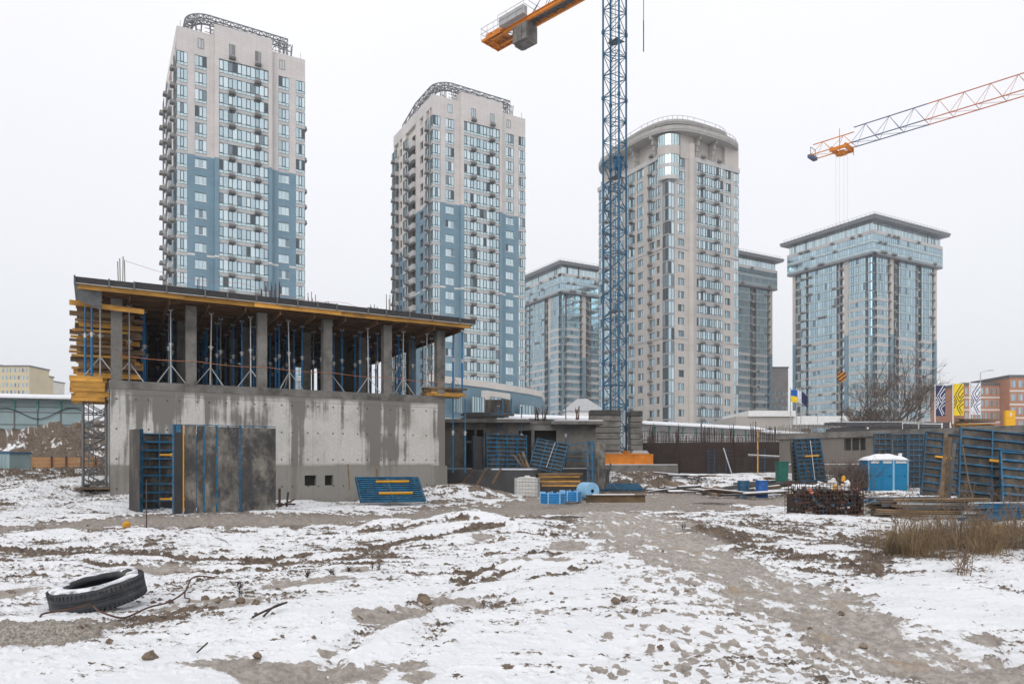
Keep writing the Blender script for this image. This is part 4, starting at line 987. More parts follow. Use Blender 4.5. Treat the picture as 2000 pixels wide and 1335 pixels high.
# right end: bundle of boards on outrigger props
GE = 'boards piled on the right end platform'
for j in range(4):
    for i in range(4):
        lay(14.35+random.uniform(-.15,.15), -.2+i*.33, 5.23+j*.12, 1.8+.3*random.randint(0,1), random.uniform(-.12,.12), 'timber' if j < 2 else 'timber_old', 'yellow timber beam in the pile overhanging the right corner of the concrete wall', 'beam', GE) if j < 1 or i > 0 else None
for q, (u, v) in enumerate(((15.75,.2),(16.35,.35))):
    put_prop(P2, u, v, ('blue prop rising from the overhanging beam pile, closer to the corner column','blue prop rising from the overhanging beam pile, farther from the corner column')[q], 'blue props at the right end', z=5.45)
put_prop(P1, 16.1, .8, 'galvanised tripod prop on the beam pile past the right corner', None, z=5.45)
PL = prop(1.3, 5.2, 'steel_blue', False, 1.2)
for q, (u, v) in enumerate(((15.7,.1),(16.5,.3))):
    o = copy_tree(PL, site(u,v,1.3), ANG) if q else PL
    o.location = site(u,v,1.3); o.rotation_euler = (0,0,ANG); o['label'] = ('long blue prop under the overhanging beam pile, next to the wall corner','long blue prop under the overhanging beam pile, away from the wall')[q]; o['group'] = 'long blue props at the right corner'
KIDS = {}
# ================================================================ FORMWORK BOX IN FRONT OF THE WALL
p0 = gnd(340,1003)
bigf = thing('wall_form', 'large concrete-splashed wall form with blue joint strips standing in front of the building', 'formwork panel', p0, ANG-.02)
b = MB(); xs = [0,.28,.45,.9,1.35,2.2,3.4]; W3, H3 = 3.4, 3.05
b.bx(0,.27,0,.02,0,H3); b.build('narrow_sheet', M['ply_edge'], bigf)
for i, (x0, x1) in enumerate(((.33,.70),(.72,.93),(.99,1.33),(1.41,2.10),(2.17,3.38))):
    b = MB(); b.bx(x0,x1,0 if i != 1 else .01,.022,.0 if i else .02,H3-.01*i); b.build('facing_sheet', M['ply_wall'], bigf)
b = MB()
for x0, x1 in ((.93,.985),(1.335,1.405),(2.105,2.165)): b.bx(x0,x1,-.008,.02,0,H3)
b.bx(0,3.38,-.005,.02,H3+.003,H3+.03); b.bx(.3,3.38,.024,.14,0,.08)
for x in np.arange(.05,3.4,.42): b.bx(x,x+.05,.024,.14,.08,H3)
for z in np.arange(.3,3,.34): b.bx(.1,3.35,.03,.13,z,z+.05)
b.build('frame', M['steel_blue'], bigf)
b = MB(); b.bx(.275,.315,-.02,.02,.05,H3-.02); b.build('yellow_strip', M['yellow'], bigf)
b = MB(); b.bx(-.05,.0,0,.16,0,H3+.02); b.bx(.06,.22,-.006,-.001,H3-.25,H3-.02); b.build('edge_profile', M['steel_blue'], bigf)
n0 = Vector((-13.41,26.6,0)); n1 = Vector((-14.25,27.5,0)); d_ = (n1-n0); hd = math.atan2(d_.y,d_.x)
sidef = panel('wall_form', 'narrow grey wall form with light blue edge closing the left end of the form box', d_.length, 3.0, n1, hd+math.pi, .0, .02, 2, 7, face='ply', ribs_front=False)
sidef.scale = (1,1,1)
q0 = Vector((-14.05,27.9,0)); q1 = Vector((-12.4,28.9,0)); d_ = q1-q0
panel('wall_form', 'open-ribbed blue wall form recessed between the two outer forms of the box', 2.0, 2.88, q0, math.atan2(d_.y,d_.x), 0, 0, 3, 9, face='ply', rail=0)
for q, zz in enumerate((2.05,.42)):
    b = MB(); b.tube((0,0,0),(1.05,-.2,.0),.035,8); b.tube((.35,-.07,0),(.6,-.11,0),.06,8); c = Vector((-13.0,27.3,zz))
    tag(b.build('tie_strut', M['yellow'], None, c, (0,0,ANG-.1)), ('yellow strut crossing the upper part of the open form box','yellow strut crossing the foot of the open form box')[q], 'strut')
b = MB(); b.tube((0,0,-.2),(0,0,1.3),.016,5); tag(b.build('survey_rod', M['rebar'], None, gnd(286,1036)), 'thin rusty rod stuck upright in the snow before the form box', 'rod')
# low blue form lying against the heap by the wall
pf = panel('wall_form', 'blue wall form lying slanted on the snow at the foot of the concrete wall', 2.85, 1.9, gnd(703,985)+Vector((0,0,.08)), .34, 1.03, 0, 2, 11, rail=2)
for q, px in enumerate((683, 738)):
    b = MB(); b.bar((0,0,0),(-.08,.0,1.15),.07,.03); tag(b.build('upright_lath', M['timber_old'], None, at(px,952,33.2+q*.4)-Z*.1, (0,0,0)), ('pale lath standing at the left corner of the slanted blue form','pale lath standing by the middle of the slanted blue form')[q], 'lath')
b = MB(); b.tube((0,0,0),(0,0,.75),.05); b.tube((.25,.1,0),(.3,.15,.6),.04); b.tube((-.1,0,.1),(.6,.1,.12),.04); b.tube((.1,-.2,.05),(.5,.3,.3),.03)
tag(b.build('pipe_scraps', M['rust'], None, gnd(546,990)), 'rusty pipe ends and scraps in the snow right of the big form', 'scrap')
# ================================================================ TOWER CRANE (blue mast, orange counter-jib)
CX, CY = XR(1200.5)*64, 64.0
crane = thing('tower_crane', 'tower crane with blue lattice mast and orange counter-jib on concrete ballast', 'crane', (CX,CY,0), 0)
zb, zt = 2.9, 44.4
cor = [(1.03,.22),(-.22,1.03),(-1.03,-.22),(.22,-1.03)]
for k, (x, y) in enumerate(cor):
    b = MB(); b.tube((x,y,zb),(x,y,zt),.085,10)
    for z in np.arange(zb+1.9, zt, 5.7): b.tube((x,y,z-.14),(x,y,z+.14),.14,8)
    b.build('mast_leg', M['crane_blue'], crane)
b = MB(); hh = 1.9; n = int((zt-zb)/hh)
for i in range(n):
    z0 = zb+i*hh
    for k in range(4):
        p = cor[k]; q = cor[(k+1) % 4]
        if k % 2: p, q = q, p
        b.tube((*p,z0),(*q,z0+hh/2),.034,5); b.tube((*q,z0+hh/2),(*p,z0+hh),.034,5)
        b.tube((*p,z0),(*q,z0-.02),.03,5)
        b.tube((*p,z0+hh*.08),((p[0]+q[0])/2,(p[1]+q[1])/2,z0+hh*.25),.022,4)
    if i % 3 == 0: b.tube((*cor[0],z0),(*cor[2],z0),.035,5); b.tube((*cor[1],z0),(*cor[3],z0),.035,5)
b.build('mast_bracing', M['crane_blue'], crane)
b = MB()
for x in (-.2,.12): b.tube((x,.2,zb),(x,.2,zt),.022,5)
for z in np.arange(zb+.3, zt, .3): b.tube((-.2,.2,z),(.12,.2,z),.012,4)
b.build('ladder', M['galv_dark'], crane)
for z in (26.6, 38.4, 15):
    b = MB(); b.prism([(x*.88,y*.88) for x,y in (cor[0],cor[1],((cor[1][0]+cor[2][0])/2,(cor[1][1]+cor[2][1])/2),(cor[3][0]*.5,cor[3][1]*.5))], z, z+.05); b.build('ladder_platform', M['galv_dark'], crane)
b = MB(); b.rb((.28,.0,27.75),(.62,.6,.9),Matrix.Rotation(.2,3,'Z')); b.rb((.05,-.2,27.3),(.1,.1,1.3),Matrix.Rotation(.2,3,'Z')); b.rb((.5,-.2,27.2),(.1,.1,1.2),Matrix.Rotation(.2,3,'Z')); b.rb((.3,.15,27.2),(.1,.1,1.2),Matrix.Rotation(.2,3,'Z')); b.bx(-.1,.75,-.35,.35,28.2,28.28); b.build('cable_box', M['crane_blue'], crane)
# base cross, foundation
fb = MB(); fb.bx(-2.1,5.0,-2.2,2.2,.5,1.72); fo = fb.build('foundation', M['concrete'], crane)
fs = MB(); fs.bx(-2.05,4.95,-2.15,-.9,1.725,1.77); fs.build('foundation_snow', M['snow'], crane)
b = MB()
for a in (R(38), R(128)):
    Mr = Matrix.Rotation(a,3,'Z'); b.rb((0,0,2.25 if a < 1 else 2.2),(4.9,.42,.8),Mr); b.rb((0,0,2.66),(4.95,.56,.06),Mr); b.rb((0,0,1.84),(4.95,.56,.06),Mr)
b.bx(-1.5,2.95,-2.0,-1.65,1.78,2.62); b.bx(-1.5,2.95,-2.06,-1.6,2.56,2.64)
for x in np.arange(-1.3,2.9,.6): b.bx(x,x+.05,-2.05,-1.99,1.8,2.55)
b.bx(-.6,-.2,-.5,.5,2.6,2.95); b.bx(.6,1.2,-.3,.3,2.6,2.95)
b.build('base_cross', M['crane_orange'], crane)
for (x0, x1, y0, y1, n_, zz) in ((-2.3,.22,-1.9,-.2,7,2.95),(1.25,2.25,-.9,.9,7,2.95)):
    for j in range(n_):
        b = MB(); jx = random.uniform(-.03,.03); b.bx(x0+jx,x1+jx,y0,y1,zz+j*.49+.004,zz+(j+1)*.49-.05); b.build('ballast_block', M['concrete'] if j < n_-1 else M['concrete_dark'], crane)
for x0 in (-.9, 1.4):
    b = MB(); b.hexa([(x0-.2,-1.7,2.68),(x0+1.3,-1.7,2.68),(x0+1.3,.4,2.68),(x0-.2,.4,2.68),(x0,-1.5,2.94),(x0+1.1,-1.5,2.94),(x0+1.1,.3,2.94),(x0,.3,2.94)]); b.build('ballast_footing', M['conc_pale'], crane)
# counter-jib, running away to the left
dj = Vector((-.72,.69,0)); aj = math.atan2(dj.y,dj.x); zj = 43.9
b = MB()
for y in (-.62,.62): b.bx(.6,14.6,y-.13,y+.13,zj,zj+.05); b.bx(.6,14.6,y-.13,y+.13,zj+.36,zj+.41); b.bx(.6,14.6,y-.03,y+.03,zj+.05,zj+.36)
b.bx(14.5,14.7,-.75,.75,zj,zj+.41)
J = thing_rot = Matrix.Rotation(aj,4,'Z')
b.build('counter_jib_girder', M['crane_orange'], crane, (0,0,0), (0,0,aj))
b = MB()
for i in range(13): b.bar((1+i,-.5,zj+.1),(1.5+i,.5,zj+.1),.06); b.bar((1.5+i,.5,zj+.1),(2+i,-.5,zj+.1),.06)
b.bx(1,10.5,-.5,.5,zj+.3,zj+.32); b.build('counter_jib_bracing', M['galv_dark'], crane, (0,0,0), (0,0,aj))
b = MB(); b.bx(12.9,15.6,-1.35,1.0,zj+.30,zj+.35)
for x in (12.9,13.6,14.3,15.0,15.5): b.bx(x,x+.1,-1.35,1.0,zj+.16,zj+.295)
for y in (-1.35,-.6,.2,.9): b.bx(12.9,15.6,y,y+.09,zj+.12,zj+.29)
b.build('end_platform', M['crane_orange'], crane, (0,0,0), (0,0,aj))
b = MB(); b.bx(13.6,15.0,-.7,.3,zj+.36,zj+1.2); b.tube((13.5,-.2,zj+.9),(15.3,-.2,zj+.9),.42,12); b.bx(14.6,15.3,.25,.7,zj+.36,zj+.9); b.build('hoist_winch', M['crane_orange'], crane, (0,0,0), (0,0,aj))
b = MB(); b.bx(9.6,12.8,.75,1.35,zj+.42,zj+1.25); b.build('switch_cabinet', M['spandrel_grey'], crane, (0,0,0), (0,0,aj))
b = MB()
for (x0,x1,y) in ((9.4,12.9,1.42),(13,15.6,1.05),(13,15.6,-1.35)):
    for z in (.9,1.45): b.tube((x0,y,zj+z),(x1,y,zj+z),.028,5)
    for x in np.linspace(x0,x1,4): b.tube((x,y,zj+.3),(x,y,zj+1.45),.028,5)
for z in (.9,1.45): b.tube((15.6,-1.35,zj+z),(15.6,1.05,zj+z),.028,5); b.tube((9.4,-.8,zj+z+.3),(9.4,1.42,zj+z+.3),.028,5)
b.build('railing', M['galv'], crane, (0,0,0), (0,0,aj))
for j in range(3):
    b = MB(); b.bx(9.7+.6*j,10.26+.6*j,-.5,.5,zj-1.75,zj+.38); b.bx(9.7+.6*j,10.26+.6*j,-.8,.8,zj-1.6,zj-.05); b.build('counterweight', M['concrete'], crane, (0,0,0), (0,0,aj))
b = MB(); b.bx(-.9,.9,-.9,.9,zt-.1,zt+1.3); b.bx(-.7,.7,-.7,.7,zt+1.3,zt+2.2); b.build('slewing_unit', M['crane_orange'], crane, (0,0,0), (0,0,aj))
b = MB(); b.bar((-.6,-.6,zt+2.2),(0,0,zt+8),.16); b.bar((.6,-.6,zt+2.2),(0,0,zt+8),.16); b.bar((.6,.6,zt+2.2),(0,0,zt+8),.16); b.bar((-.6,.6,zt+2.2),(0,0,zt+8),.16)
for y in (-.55,.55): b.tube((0,y*.3,zt+8),(9.2,y,zj+.45),.035,5)
b.tube((9.0,-.55,zj+.4),(7.6,-.3,zj+2.4),.03,5); b.tube((9.0,.55,zj+.4),(7.6,.3,zj+2.4),.03,5); b.tube((7.6,-.3,zj+2.4),(7.6,.3,zj+2.4),.03,5)
b.build('tower_head', M['galv_dark'], crane, (0,0,0), (0,0,aj))
def tri_jib(mb, x0, x1, w_, h_, step, t):
    n = max(1, round((x1-x0)/step)); s_ = (x1-x0)/n
    for y in (-w_/2,w_/2): mb.tube((x0,y,0),(x1,y,0),t,6)
    mb.tube((x0,0,h_),(x1,0,h_),t,6)
    for i in range(n):
        a = x0+i*s_; c = a+s_/2
        for y in (-w_/2,w_/2): mb.tube((a,y,0),(c,0,h_),t*.42,4); mb.tube((c,0,h_),(a+s_,y,0),t*.42,4)
        mb.tube((a,-w_/2,0),(a,w_/2,0),t*.6,4); mb.tube((a,-w_/2,0),(a+s_,w_/2,0),t*.4,4)
b = MB(); tri_jib(b, -40, -1.0, 1.3, 1.5, 2.2, .07); b.build('jib', M['crane_orange'], crane, (0,0,zj+.2), (0,0,aj))
hp = at(1257,101,62); b = MB(); b.tube(hp-Vector((CX,CY,0)), (hp.x-CX,hp.y-CY,zj+.3), .03, 6); b.tube(hp-Vector((CX,CY,0)), (hp.x-CX,hp.y-CY,hp.z+2.6), .045, 6); b.build('hanging_cable', M['black'], crane)
# ================================================================ SECOND CRANE (jib from the right)
JT = Vector((XR(1588)*67,67,29.6)); dJ = Vector((.694,-.719,0)); aJ = math.atan2(dJ.y,dJ.x)
mp_ = JT+dJ*45
cr2 = thing('tower_crane', 'tower crane whose red, navy and orange lattice jib reaches in from the right edge', 'crane', (mp_.x,mp_.y,0), 0)
lj = Vector((JT.x-mp_.x, JT.y-mp_.y, 0))
for x0, x1, mt in ((0,3.6,'crane_orange'),(3.6,9.4,'crane_navy'),(9.4,43.5,'crane_red')):
    b = MB(); hgt = 1.1 if x0 == 0 else 1.5; tri_jib(b, x0, x1, 1.15, hgt, 1.75, .045); b.build('jib_section', M[mt], cr2, (lj.x,lj.y,29.6), (0,0,aJ))
b = MB(); b.bx(-.25,.15,-.6,.6,-.18,.1); b.bar((0,-.5,.1),(0,-.5,.75),.04); b.bar((0,.5,.1),(0,.5,.75),.04); b.bar((0,-.5,.75),(0,.5,.75),.04); b.build('jib_end', M['crane_navy'], cr2, (lj.x,lj.y,29.6), (0,0,aJ))
tp = at(1651,298,1)-Vector((0,0,0)); sx = 2.55
b = MB()
for y in (-.75,.75): b.bx(sx-.75,sx+.75,y-.07,y+.07,-.32,-.05)
for x in (-.6,.6): b.bx(sx+x-.07,sx+x+.07,-.75,.75,-.30,-.08); b.tube((sx+x,-.7,0),(sx+x,.7,0),.13,8)
b.bx(sx-.3,sx+.3,-.4,.4,-.55,-.3); b.bar((sx-.45,.7,-.1),(sx-.45,.7,1.4),.04); b.bar((sx+.1,-.7,-.8),(sx+.1,-.7,1.5),.04); b.bar((sx+.8,.6,-.7),(sx+.75,.6,0),.05); b.build('trolley', M['crane_orange'], cr2, (lj.x,lj.y,29.6), (0,0,aJ))
hb = JT+dJ*sx; zh = EYE+(HZ-735)/FPX*hb.y
b = MB()
for x, y in ((-.28,-.3),(.28,-.3),(-.28,.3),(.28,.3)): b.tube((sx+x*1.3,y*1.3,-.3),(sx+x,y,zh+.4-29.6),.009,4)
b.build('hoist_rope', M['galv'], cr2, (lj.x,lj.y,29.6), (0,0,aJ))
hl = hb-mp_
def striped(name, c1, c2, dirv, scale):
    m = bpy.data.materials.new(name); m.use_nodes = True; nt = m.node_tree; N = nt.nodes; L = nt.links
    tc = N.new('ShaderNodeTexCoord'); d = N.new('ShaderNodeVectorMath'); d.operation = 'DOT_PRODUCT'; d.inputs[1].default_value = dirv; L.new(tc.outputs['Object'], d.inputs[0])
    a = N.new('ShaderNodeMath'); a.operation = 'MULTIPLY'; a.inputs[1].default_value = scale; L.new(d.outputs['Value'], a.inputs[0])
    f = N.new('ShaderNodeMath'); f.operation = 'FRACT'; L.new(a.outputs[0], f.inputs[0]); g = N.new('ShaderNodeMath'); g.operation = 'GREATER_THAN'; g.inputs[1].default_value = .5; L.new(f.outputs[0], g.inputs[0])
    x = N.new('ShaderNodeMix'); x.data_type = 'RGBA'; x.inputs[6].default_value = (*c1,1); x.inputs[7].default_value = (*c2,1); L.new(g.outputs[0], x.inputs[0]); L.new(x.outputs[2], N['Principled BSDF'].inputs['Base Color']); N['Principled BSDF'].inputs['Roughness'].default_value = .5
    return m
M['stripe'] = striped('orange_black_stripes', (.55,.20,.01), (.03,.025,.02), (.75,0,-1), 2.9)
b = MB(); b._add([(x,y,z) for y in (-.14,.14) for x,z in ((-.36,.25),(-.2,.42),(.2,.42),(.36,.25),(.36,-.2),(.12,-.48),(-.12,-.48),(-.36,-.2))], [tuple(range(8)),tuple(reversed(range(8,16)))]+[(i,i+8,(i+1)%8+8,(i+1)%8) for i in range(8)], 0); b.build('hook_block', M['stripe'], cr2, (hl.x,hl.y,zh))
b = MB(); b.tube((0,0,-.48),(0,0,-.8),.05); b.path([(0,0,-.8),(.13,0,-.9),(.14,0,-1.05),(0,0,-1.15),(-.12,0,-1.05)],.04,6); b.build('hook', M['rust'], cr2, (hl.x,hl.y,zh))
b = MB()
for q in range(4): b.tube((0,0,-1.0),(.06*math.cos(q*1.6),.06*math.sin(q*1.6),-4.0),.018,4)
b.build('lifting_chain', M['rebar'], cr2, (hl.x,hl.y,zh))
b = MB()
for x in (-.75,.75):
    for y in (-.75,.75): b.tube((x,y,0),(x,y,34),.09,6)
for i in range(17):
    for p, q in (((-.75,-.75),(.75,-.75)),((.75,-.75),(.75,.75)),((.75,.75),(-.75,.75)),((-.75,.75),(-.75,-.75))): b.tube((*p,i*2),(*q,i*2+1),.035,4); b.tube((*q,i*2+1),(*p,i*2+2),.035,4)
b.build('mast', M['crane_red'], cr2)
# ================================================================ MIDDLE OF THE SITE
def rz_of(p, q): d = q-p; return math.atan2(d.y, d.x)
# low concrete building on the basement slab
c0 = at(872,905,47)
lb = thing('concrete_building', 'low raw concrete building with dark doorways and formwork piled on its roof', 'building', (c0.x,c0.y,0), .02)
fz, tz = 1.5, 4.35
b = MB(); segs = [(0,1.25),(2.35,4.6),(7.0,9.3)]
for x0, x1 in segs: b.bx(x0,x1,0,.25,fz,tz)
b.bx(1.25,2.35,.0,.25,3.95,tz); b.bx(4.6,7.0,.0,.25,3.9,tz); b.bx(4.6,5.0,.02,.23,fz,2.7); b.bx(5.4,5.6,.02,.23,fz,3.9); b.bx(6.2,7.0,.02,.23,fz,3.2); b.bx(1.78,1.9,.02,.22,fz,3.95)
b.bx(1.9,2.35,.02,.22,3.1,3.25); b.bx(1.25,1.78,.02,.22,3.1,3.25)
b.bx(0,9.3,4.0,4.25,fz,tz); b.bx(-.2,0,0,4.2,fz,tz); b.bx(9.3,9.5,0,4.2,fz,tz); b.build('wall', M['concrete'], lb)
b = MB(); b.bx(-.3,5.3,-.9,4.5,tz+.002,tz+.22); b.bx(6.6,9.9,-1.3,4.5,tz-.12,tz+.08); b.bx(5.3,6.6,-.1,4.5,tz-.05,tz+.15); b.build('roof_slab', M['concrete'], lb)
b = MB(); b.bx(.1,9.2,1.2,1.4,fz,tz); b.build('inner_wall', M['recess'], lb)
b = MB()
for x0, x1, y0, y1, z in ((-.1,1.4,0,1.8,4.58),(3.2,5.2,-.7,2,4.58),(6.8,9.8,-1.1,3,4.45)): b.bx(x0,x1,y0,y1,z,z+.05)
b.build('roof_snow', M['snow'], lb)
def W_(lx, ly, z, o=lb): return Vector(o.location)+Matrix.Rotation(o.rotation_euler.z,3,'Z')@Vector((lx,ly,z))
for j in range(9):
    b = MB(); L_ = random.uniform(1.6,2.2); b.bx(0,L_,0,1.1,0,.05); b.bx(.05,L_-.05,.03,1.07,.052,.085,1)
    tag(b.build('formwork_sheet', [M['ply_edge'],M['galv_dark']], None, W_(.9+(j%3)*.15+(1.0 if j > 4 else 0),-.1,4.60+(j%5)*.09), (0,0,.02+random.uniform(-.05,.05))), 'formwork sheet lying flat in the low stacks on the roof of the raw concrete building', 'sheet', 'sheets stacked on the low roof')
b = MB(); b.bx(0,1.7,0,.9,0,.85,0); b.bx(1.1,1.2,-.02,-.003,0,.85,1); b.bx(1.63,1.72,-.02,-.003,-.05,.95,1); b.bx(.0,1.7,-.02,-.003,-.06,0,1)
tag(b.build('wall_form', [M['ply'],M['steel_blue']], None, W_(2.45,.2,5.02), (0,0,.03)), 'dark upright form with blue edges on the roof of the raw concrete building', 'formwork panel')
for k, x in enumerate((5.6, 6.1, 8.2)):
    b = MB()
    for i in range(9): b.tube((random.uniform(0,.35),random.uniform(0,.3),0),(random.uniform(0,.4),random.uniform(0,.3),random.uniform(.5,1.05)),.02,4)
    tag(b.build('rebar_cluster', M['rust'], None, W_(x,.3,4.45)), 'rusty rebar ends sprouting from the low concrete roof', 'rebar', 'rebar ends on the low roof')
for k, x in enumerate((3.3, 4.75, 7.55)):
    o = copy_tree(PL, W_(x,-.5,1.5), .02); o['label'] = 'blue prop holding up the roof rim of the raw concrete building'; o['group'] = 'blue props before the low concrete building'
# basement slab with its dark front wall
pd = MB(); q = [at(868,916,41.2), at(1040,919,38.9), at(1056,919,44), at(1190,916,50), at(1190,912,62), at(868,912,62)]
pd.prism([(v.x,v.y) for v in q], -.6, 1.42); pdo = pd.build('basement_slab', M['grey_box']); tag(pdo, 'dark grey basement wall and slab edge beside the right end of the unfinished building', 'concrete slab')
b = MB(); q2 = [at(960,916,41), at(1038,919,39.4), at(1052,919,44), at(1100,917,47), at(960,914,46.5)]
b.prism([(v.x,v.y) for v in q2], 1.424, 1.48); b.build('slab_snow', M['snow'], pdo)
for k, (x0, x1) in enumerate(((927,902),(950,932),(978,962))):
    p = at(x0,915,39.9-.012*(x0-930)); q = at(x1,945,39.2-.012*(x0-930)); b = MB(); b.bar(p,q,.1,.06)
    tag(b.build('raking_plank', M['rust'] if k == 0 else M['timber_old']), ('dark bar leaning on the basement wall','short brown plank leaning on the basement wall left of the middle','pale brown plank leaning on the basement wall, closest to the white tank')[k], 'plank')
# forms standing on the slab
p0 = at(948,914,44); p1 = at(1028,914,46)
panel('wall_form', 'blue ribbed double wall form standing upright before the low concrete building', (p1-p0).length, 2.05, p0, rz_of(p0,p1), .02, .0, 4, 8)
p0 = at(925,917,43.3); p1 = at(947,915,43.8)
panel('wall_form', 'dark wall form showing its plywood face at the left end of the upright blue forms', .9, 2.0, p0, rz_of(p0,p1)+.2, .06, .03, 2, 6, face='ply_edge', ribs_front=False)
p0 = at(1033,916,43.5); p1 = at(1098,921,43)
panel('wall_form', 'dark blue wall form tilted over on one corner beside the upright blue forms', 2.0, 1.85, p0+Z*.1, rz_of(p0,p1), .3, .21, 3, 8, rods=1)
for k in range(3):
    b = MB(); p = at(1022+k*5,913,42.6); b.bar(p, p+Vector((-.55+.12*k,.5,.75+.08*k)), .16, .04)
    tag(b.build('propped_board', M['timber_old']), 'brown board propped against the upright blue forms', 'board', 'boards between the blue forms')
for k in range(5):
    b = MB(); p = at(1085+k*4,897-k*7,45.5); b.bar(p, p+Vector((2.1,.4,-.1+.08*k)), .3, .06)
    tag(b.build('steel_waler', M['galv_dark'] if k%2 else M['steel_blue']), 'long steel rail in the pile behind the tilted blue form', 'steel rail', 'rails piled behind the tilted form')
# tall stop-end form
p0 = at(1147,947,42.5); p0.z = .28
tf = thing('column_form', 'tall dark column form with two blue uprights standing by the blue rolls', 'formwork panel', p0, -.15)
b = MB(); b.bx(.42,1.02,0,.5,.05,2.72); b.bx(.02,.15,.05,.4,.3,2.75); b.build('facing_sheet', M['ply_wall'], tf)
b = MB()
for x in (-.02,.26): b.bx(x,x+.10,-.06,.3,0,2.8)
for z in np.arange(.2,2.7,.3): b.bx(.08,.42,.06,.3,z,z+.05)
b.build('frame', M['steel_blue'], tf)
b = MB(); b.bx(.6,.66,-.03,-.002,.6,2.2); b.bar((1.05,.2,.1),(1.35,-.3,1.5),.07); b.build('stiffener', M['galv_dark'], tf)
# white caged tank
tk = thing('water_tank', 'white cubic liquid tank in a wire cage beside the snow heap', 'tank', gnd(1030,973), -.18)
b = MB(); s_ = [(x*.56,y*.5) for x,y in ((-1,-.8),(-.8,-1),(.8,-1),(1,-.8),(1,.8),(.8,1),(-.8,1),(-1,.8))]; b.prism(s_, .1, 1.02); b.lathe([(.5,1.02),(.42,1.08),(.14,1.1),(.14,1.16),(0.01,1.16)],16); b.build('container', M['hdpe'], tk)
b = MB()
for z in np.linspace(.14,1.03,6): b.path([(x*1.035,y*1.035,z) for x,y in s_],.016,5,closed=True)
for a, c in zip(s_, s_[1:]+s_[:1]):
    n_ = 6 if math.hypot(a[0]-c[0],a[1]-c[1]) > .5 else 1
    for i in range(n_): t = i/n_; x = (a[0]+(c[0]-a[0])*t)*1.035; y = (a[1]+(c[1]-a[1])*t)*1.035; b.tube((x,y,.1),(x,y,1.03),.013,5)
b.build('wire_cage', M['galv'], tk)
b = MB(); b.bx(-.6,.6,-.5,.5,0,.06); b.bx(-.6,-.4,-.5,.5,.06,.1); b.bx(.4,.6,-.5,.5,.06,.1); b.build('pallet', M['galv_dark'], tk)
b = MB(); b.prism([(x*.85,y*.85) for x,y in s_], 1.021, 1.045); b.build('snow_cap', M['snow'], tk)
# planks stack
for j in range(9):
    b = MB(); L_ = 2.2+.05*(j%3); b.bx(-.03*j,L_-.05*((j*7)%4),0,1.2,0,.075)
    tag(b.build('plank', M['timber_old'] if j % 3 else M['timber'], None, at(1058,950,41)*1+Z*(.02+.082*j-.0), (0,0,.02+random.uniform(-.05,.05))), 'wide pale brown board in the stack behind the white caged tank', 'board', 'boards stacked behind the white tank')
# blue rolls
def roll(p, rz, r, w_, lab, name='membrane_roll'):
    o = thing(name, lab, 'roll', p, rz); b = MB(); prof = []
    b.lathe([(.09,0),(r*.96,0),(r,.02),(r,w_-.02),(r*.96,w_),(.09,w_)],28,M=Matrix.Rotation(R(90),4,'X')); b.build('outer_wrap', M['pipe_pale'], o)
    b = MB()
    for k in range(5): rr = .12+k*(r-.16)/4; b.path([(rr*math.cos(t),.012,rr*math.sin(t)) for t in np.linspace(0,2*math.pi,25)[:-1]],.02,5,closed=True)
    b.build('wound_layers', M['pipe_blue'], o); return o
roll(gnd(1139,974)+Z*.42, .5, .42, .8, 'large upright roll of blue pipe showing its wound end')
def coil(p, lab, r=.5, n_=5):
    o = thing('pipe_coil', lab, 'pipe coil', p); b = MB()
    for i in range(n_):
        for rr in (r, r-.09): b.path([(rr*math.cos(t),rr*math.sin(t),.05+i*.092) for t in np.linspace(0,2*math.pi,29)[:-1]],.047,6,closed=True)
    b.build('pipe', M['pipe_blue'], o, smooth=True)
    for a in (.4,1.6,2.9,4.3,5.2): b = MB(); b.rb((math.cos(a)*(r-.04),math.sin(a)*(r-.04),n_*.046+.03),(.26,.05,n_*.092+.06),Matrix.Rotation(a,3,'Z')); b.build('tie_band', M['pipe_pale'], o)
    return o
coil(gnd(1080,983), 'blue pipe coil lying flat, nearer the white tank'); coil(gnd(1112,979)+Vector((.1,.25,0)), 'blue pipe coil lying flat between the nearer coil and the upright roll', .45, 5)
panel('wall_form', 'blue steel form lying flat on the ground behind the upright blue roll', 3.3, 1.3, gnd(1155,962)+Z*.12, .12, 1.32, 0, 2, 6, face='ply_edge')
b = MB(); b.bx(0,2.7,0,.22,0,.05); b.bx(0,2.7,.08,.14,.05,.3); b.bx(0,2.7,0,.22,.3,.34); b.bx(.3,2.2,.01,.21,.342,.38,1)
tag(b.build('steel_beam', [M['timber_old'],M['snow']], None, gnd(1146,981), (0,0,.10)), 'long snow-dusted beam lying in front of the flat blue form', 'beam', kind='thing')
# yellow-brown crate
ct = thing('timber_crate', 'low yellow-brown timber crate lying before the snowy rubble', 'crate', gnd(1229,951), .03)
b = MB()
for z in (0,.16,.32): b.bx(0,1.5,0,.03,z,z+.13)
for x in (.0,.45,.95,1.4): b.bx(x,x+.1,-.03,-.002,-.0,.46)
b.bx(0,.03,.03,.8,0,.44); b.bx(1.47,1.5,.03,.8,0,.44); b.build('boards', M['timber'], ct)
b = MB(); b.bx(-.05,1.55,-.05,.85,.462,.50); b.build('lid', M['ply'], ct)
b = MB(); b.lathe([(.33,0),(.34,.5),(.32,.55),(.3,.55),(.3,.05)],18); tag(b.build('grey_tub', M['galv_dark'], None, gnd(1190,947)), 'grey round tub beside the tall column form', 'tub')
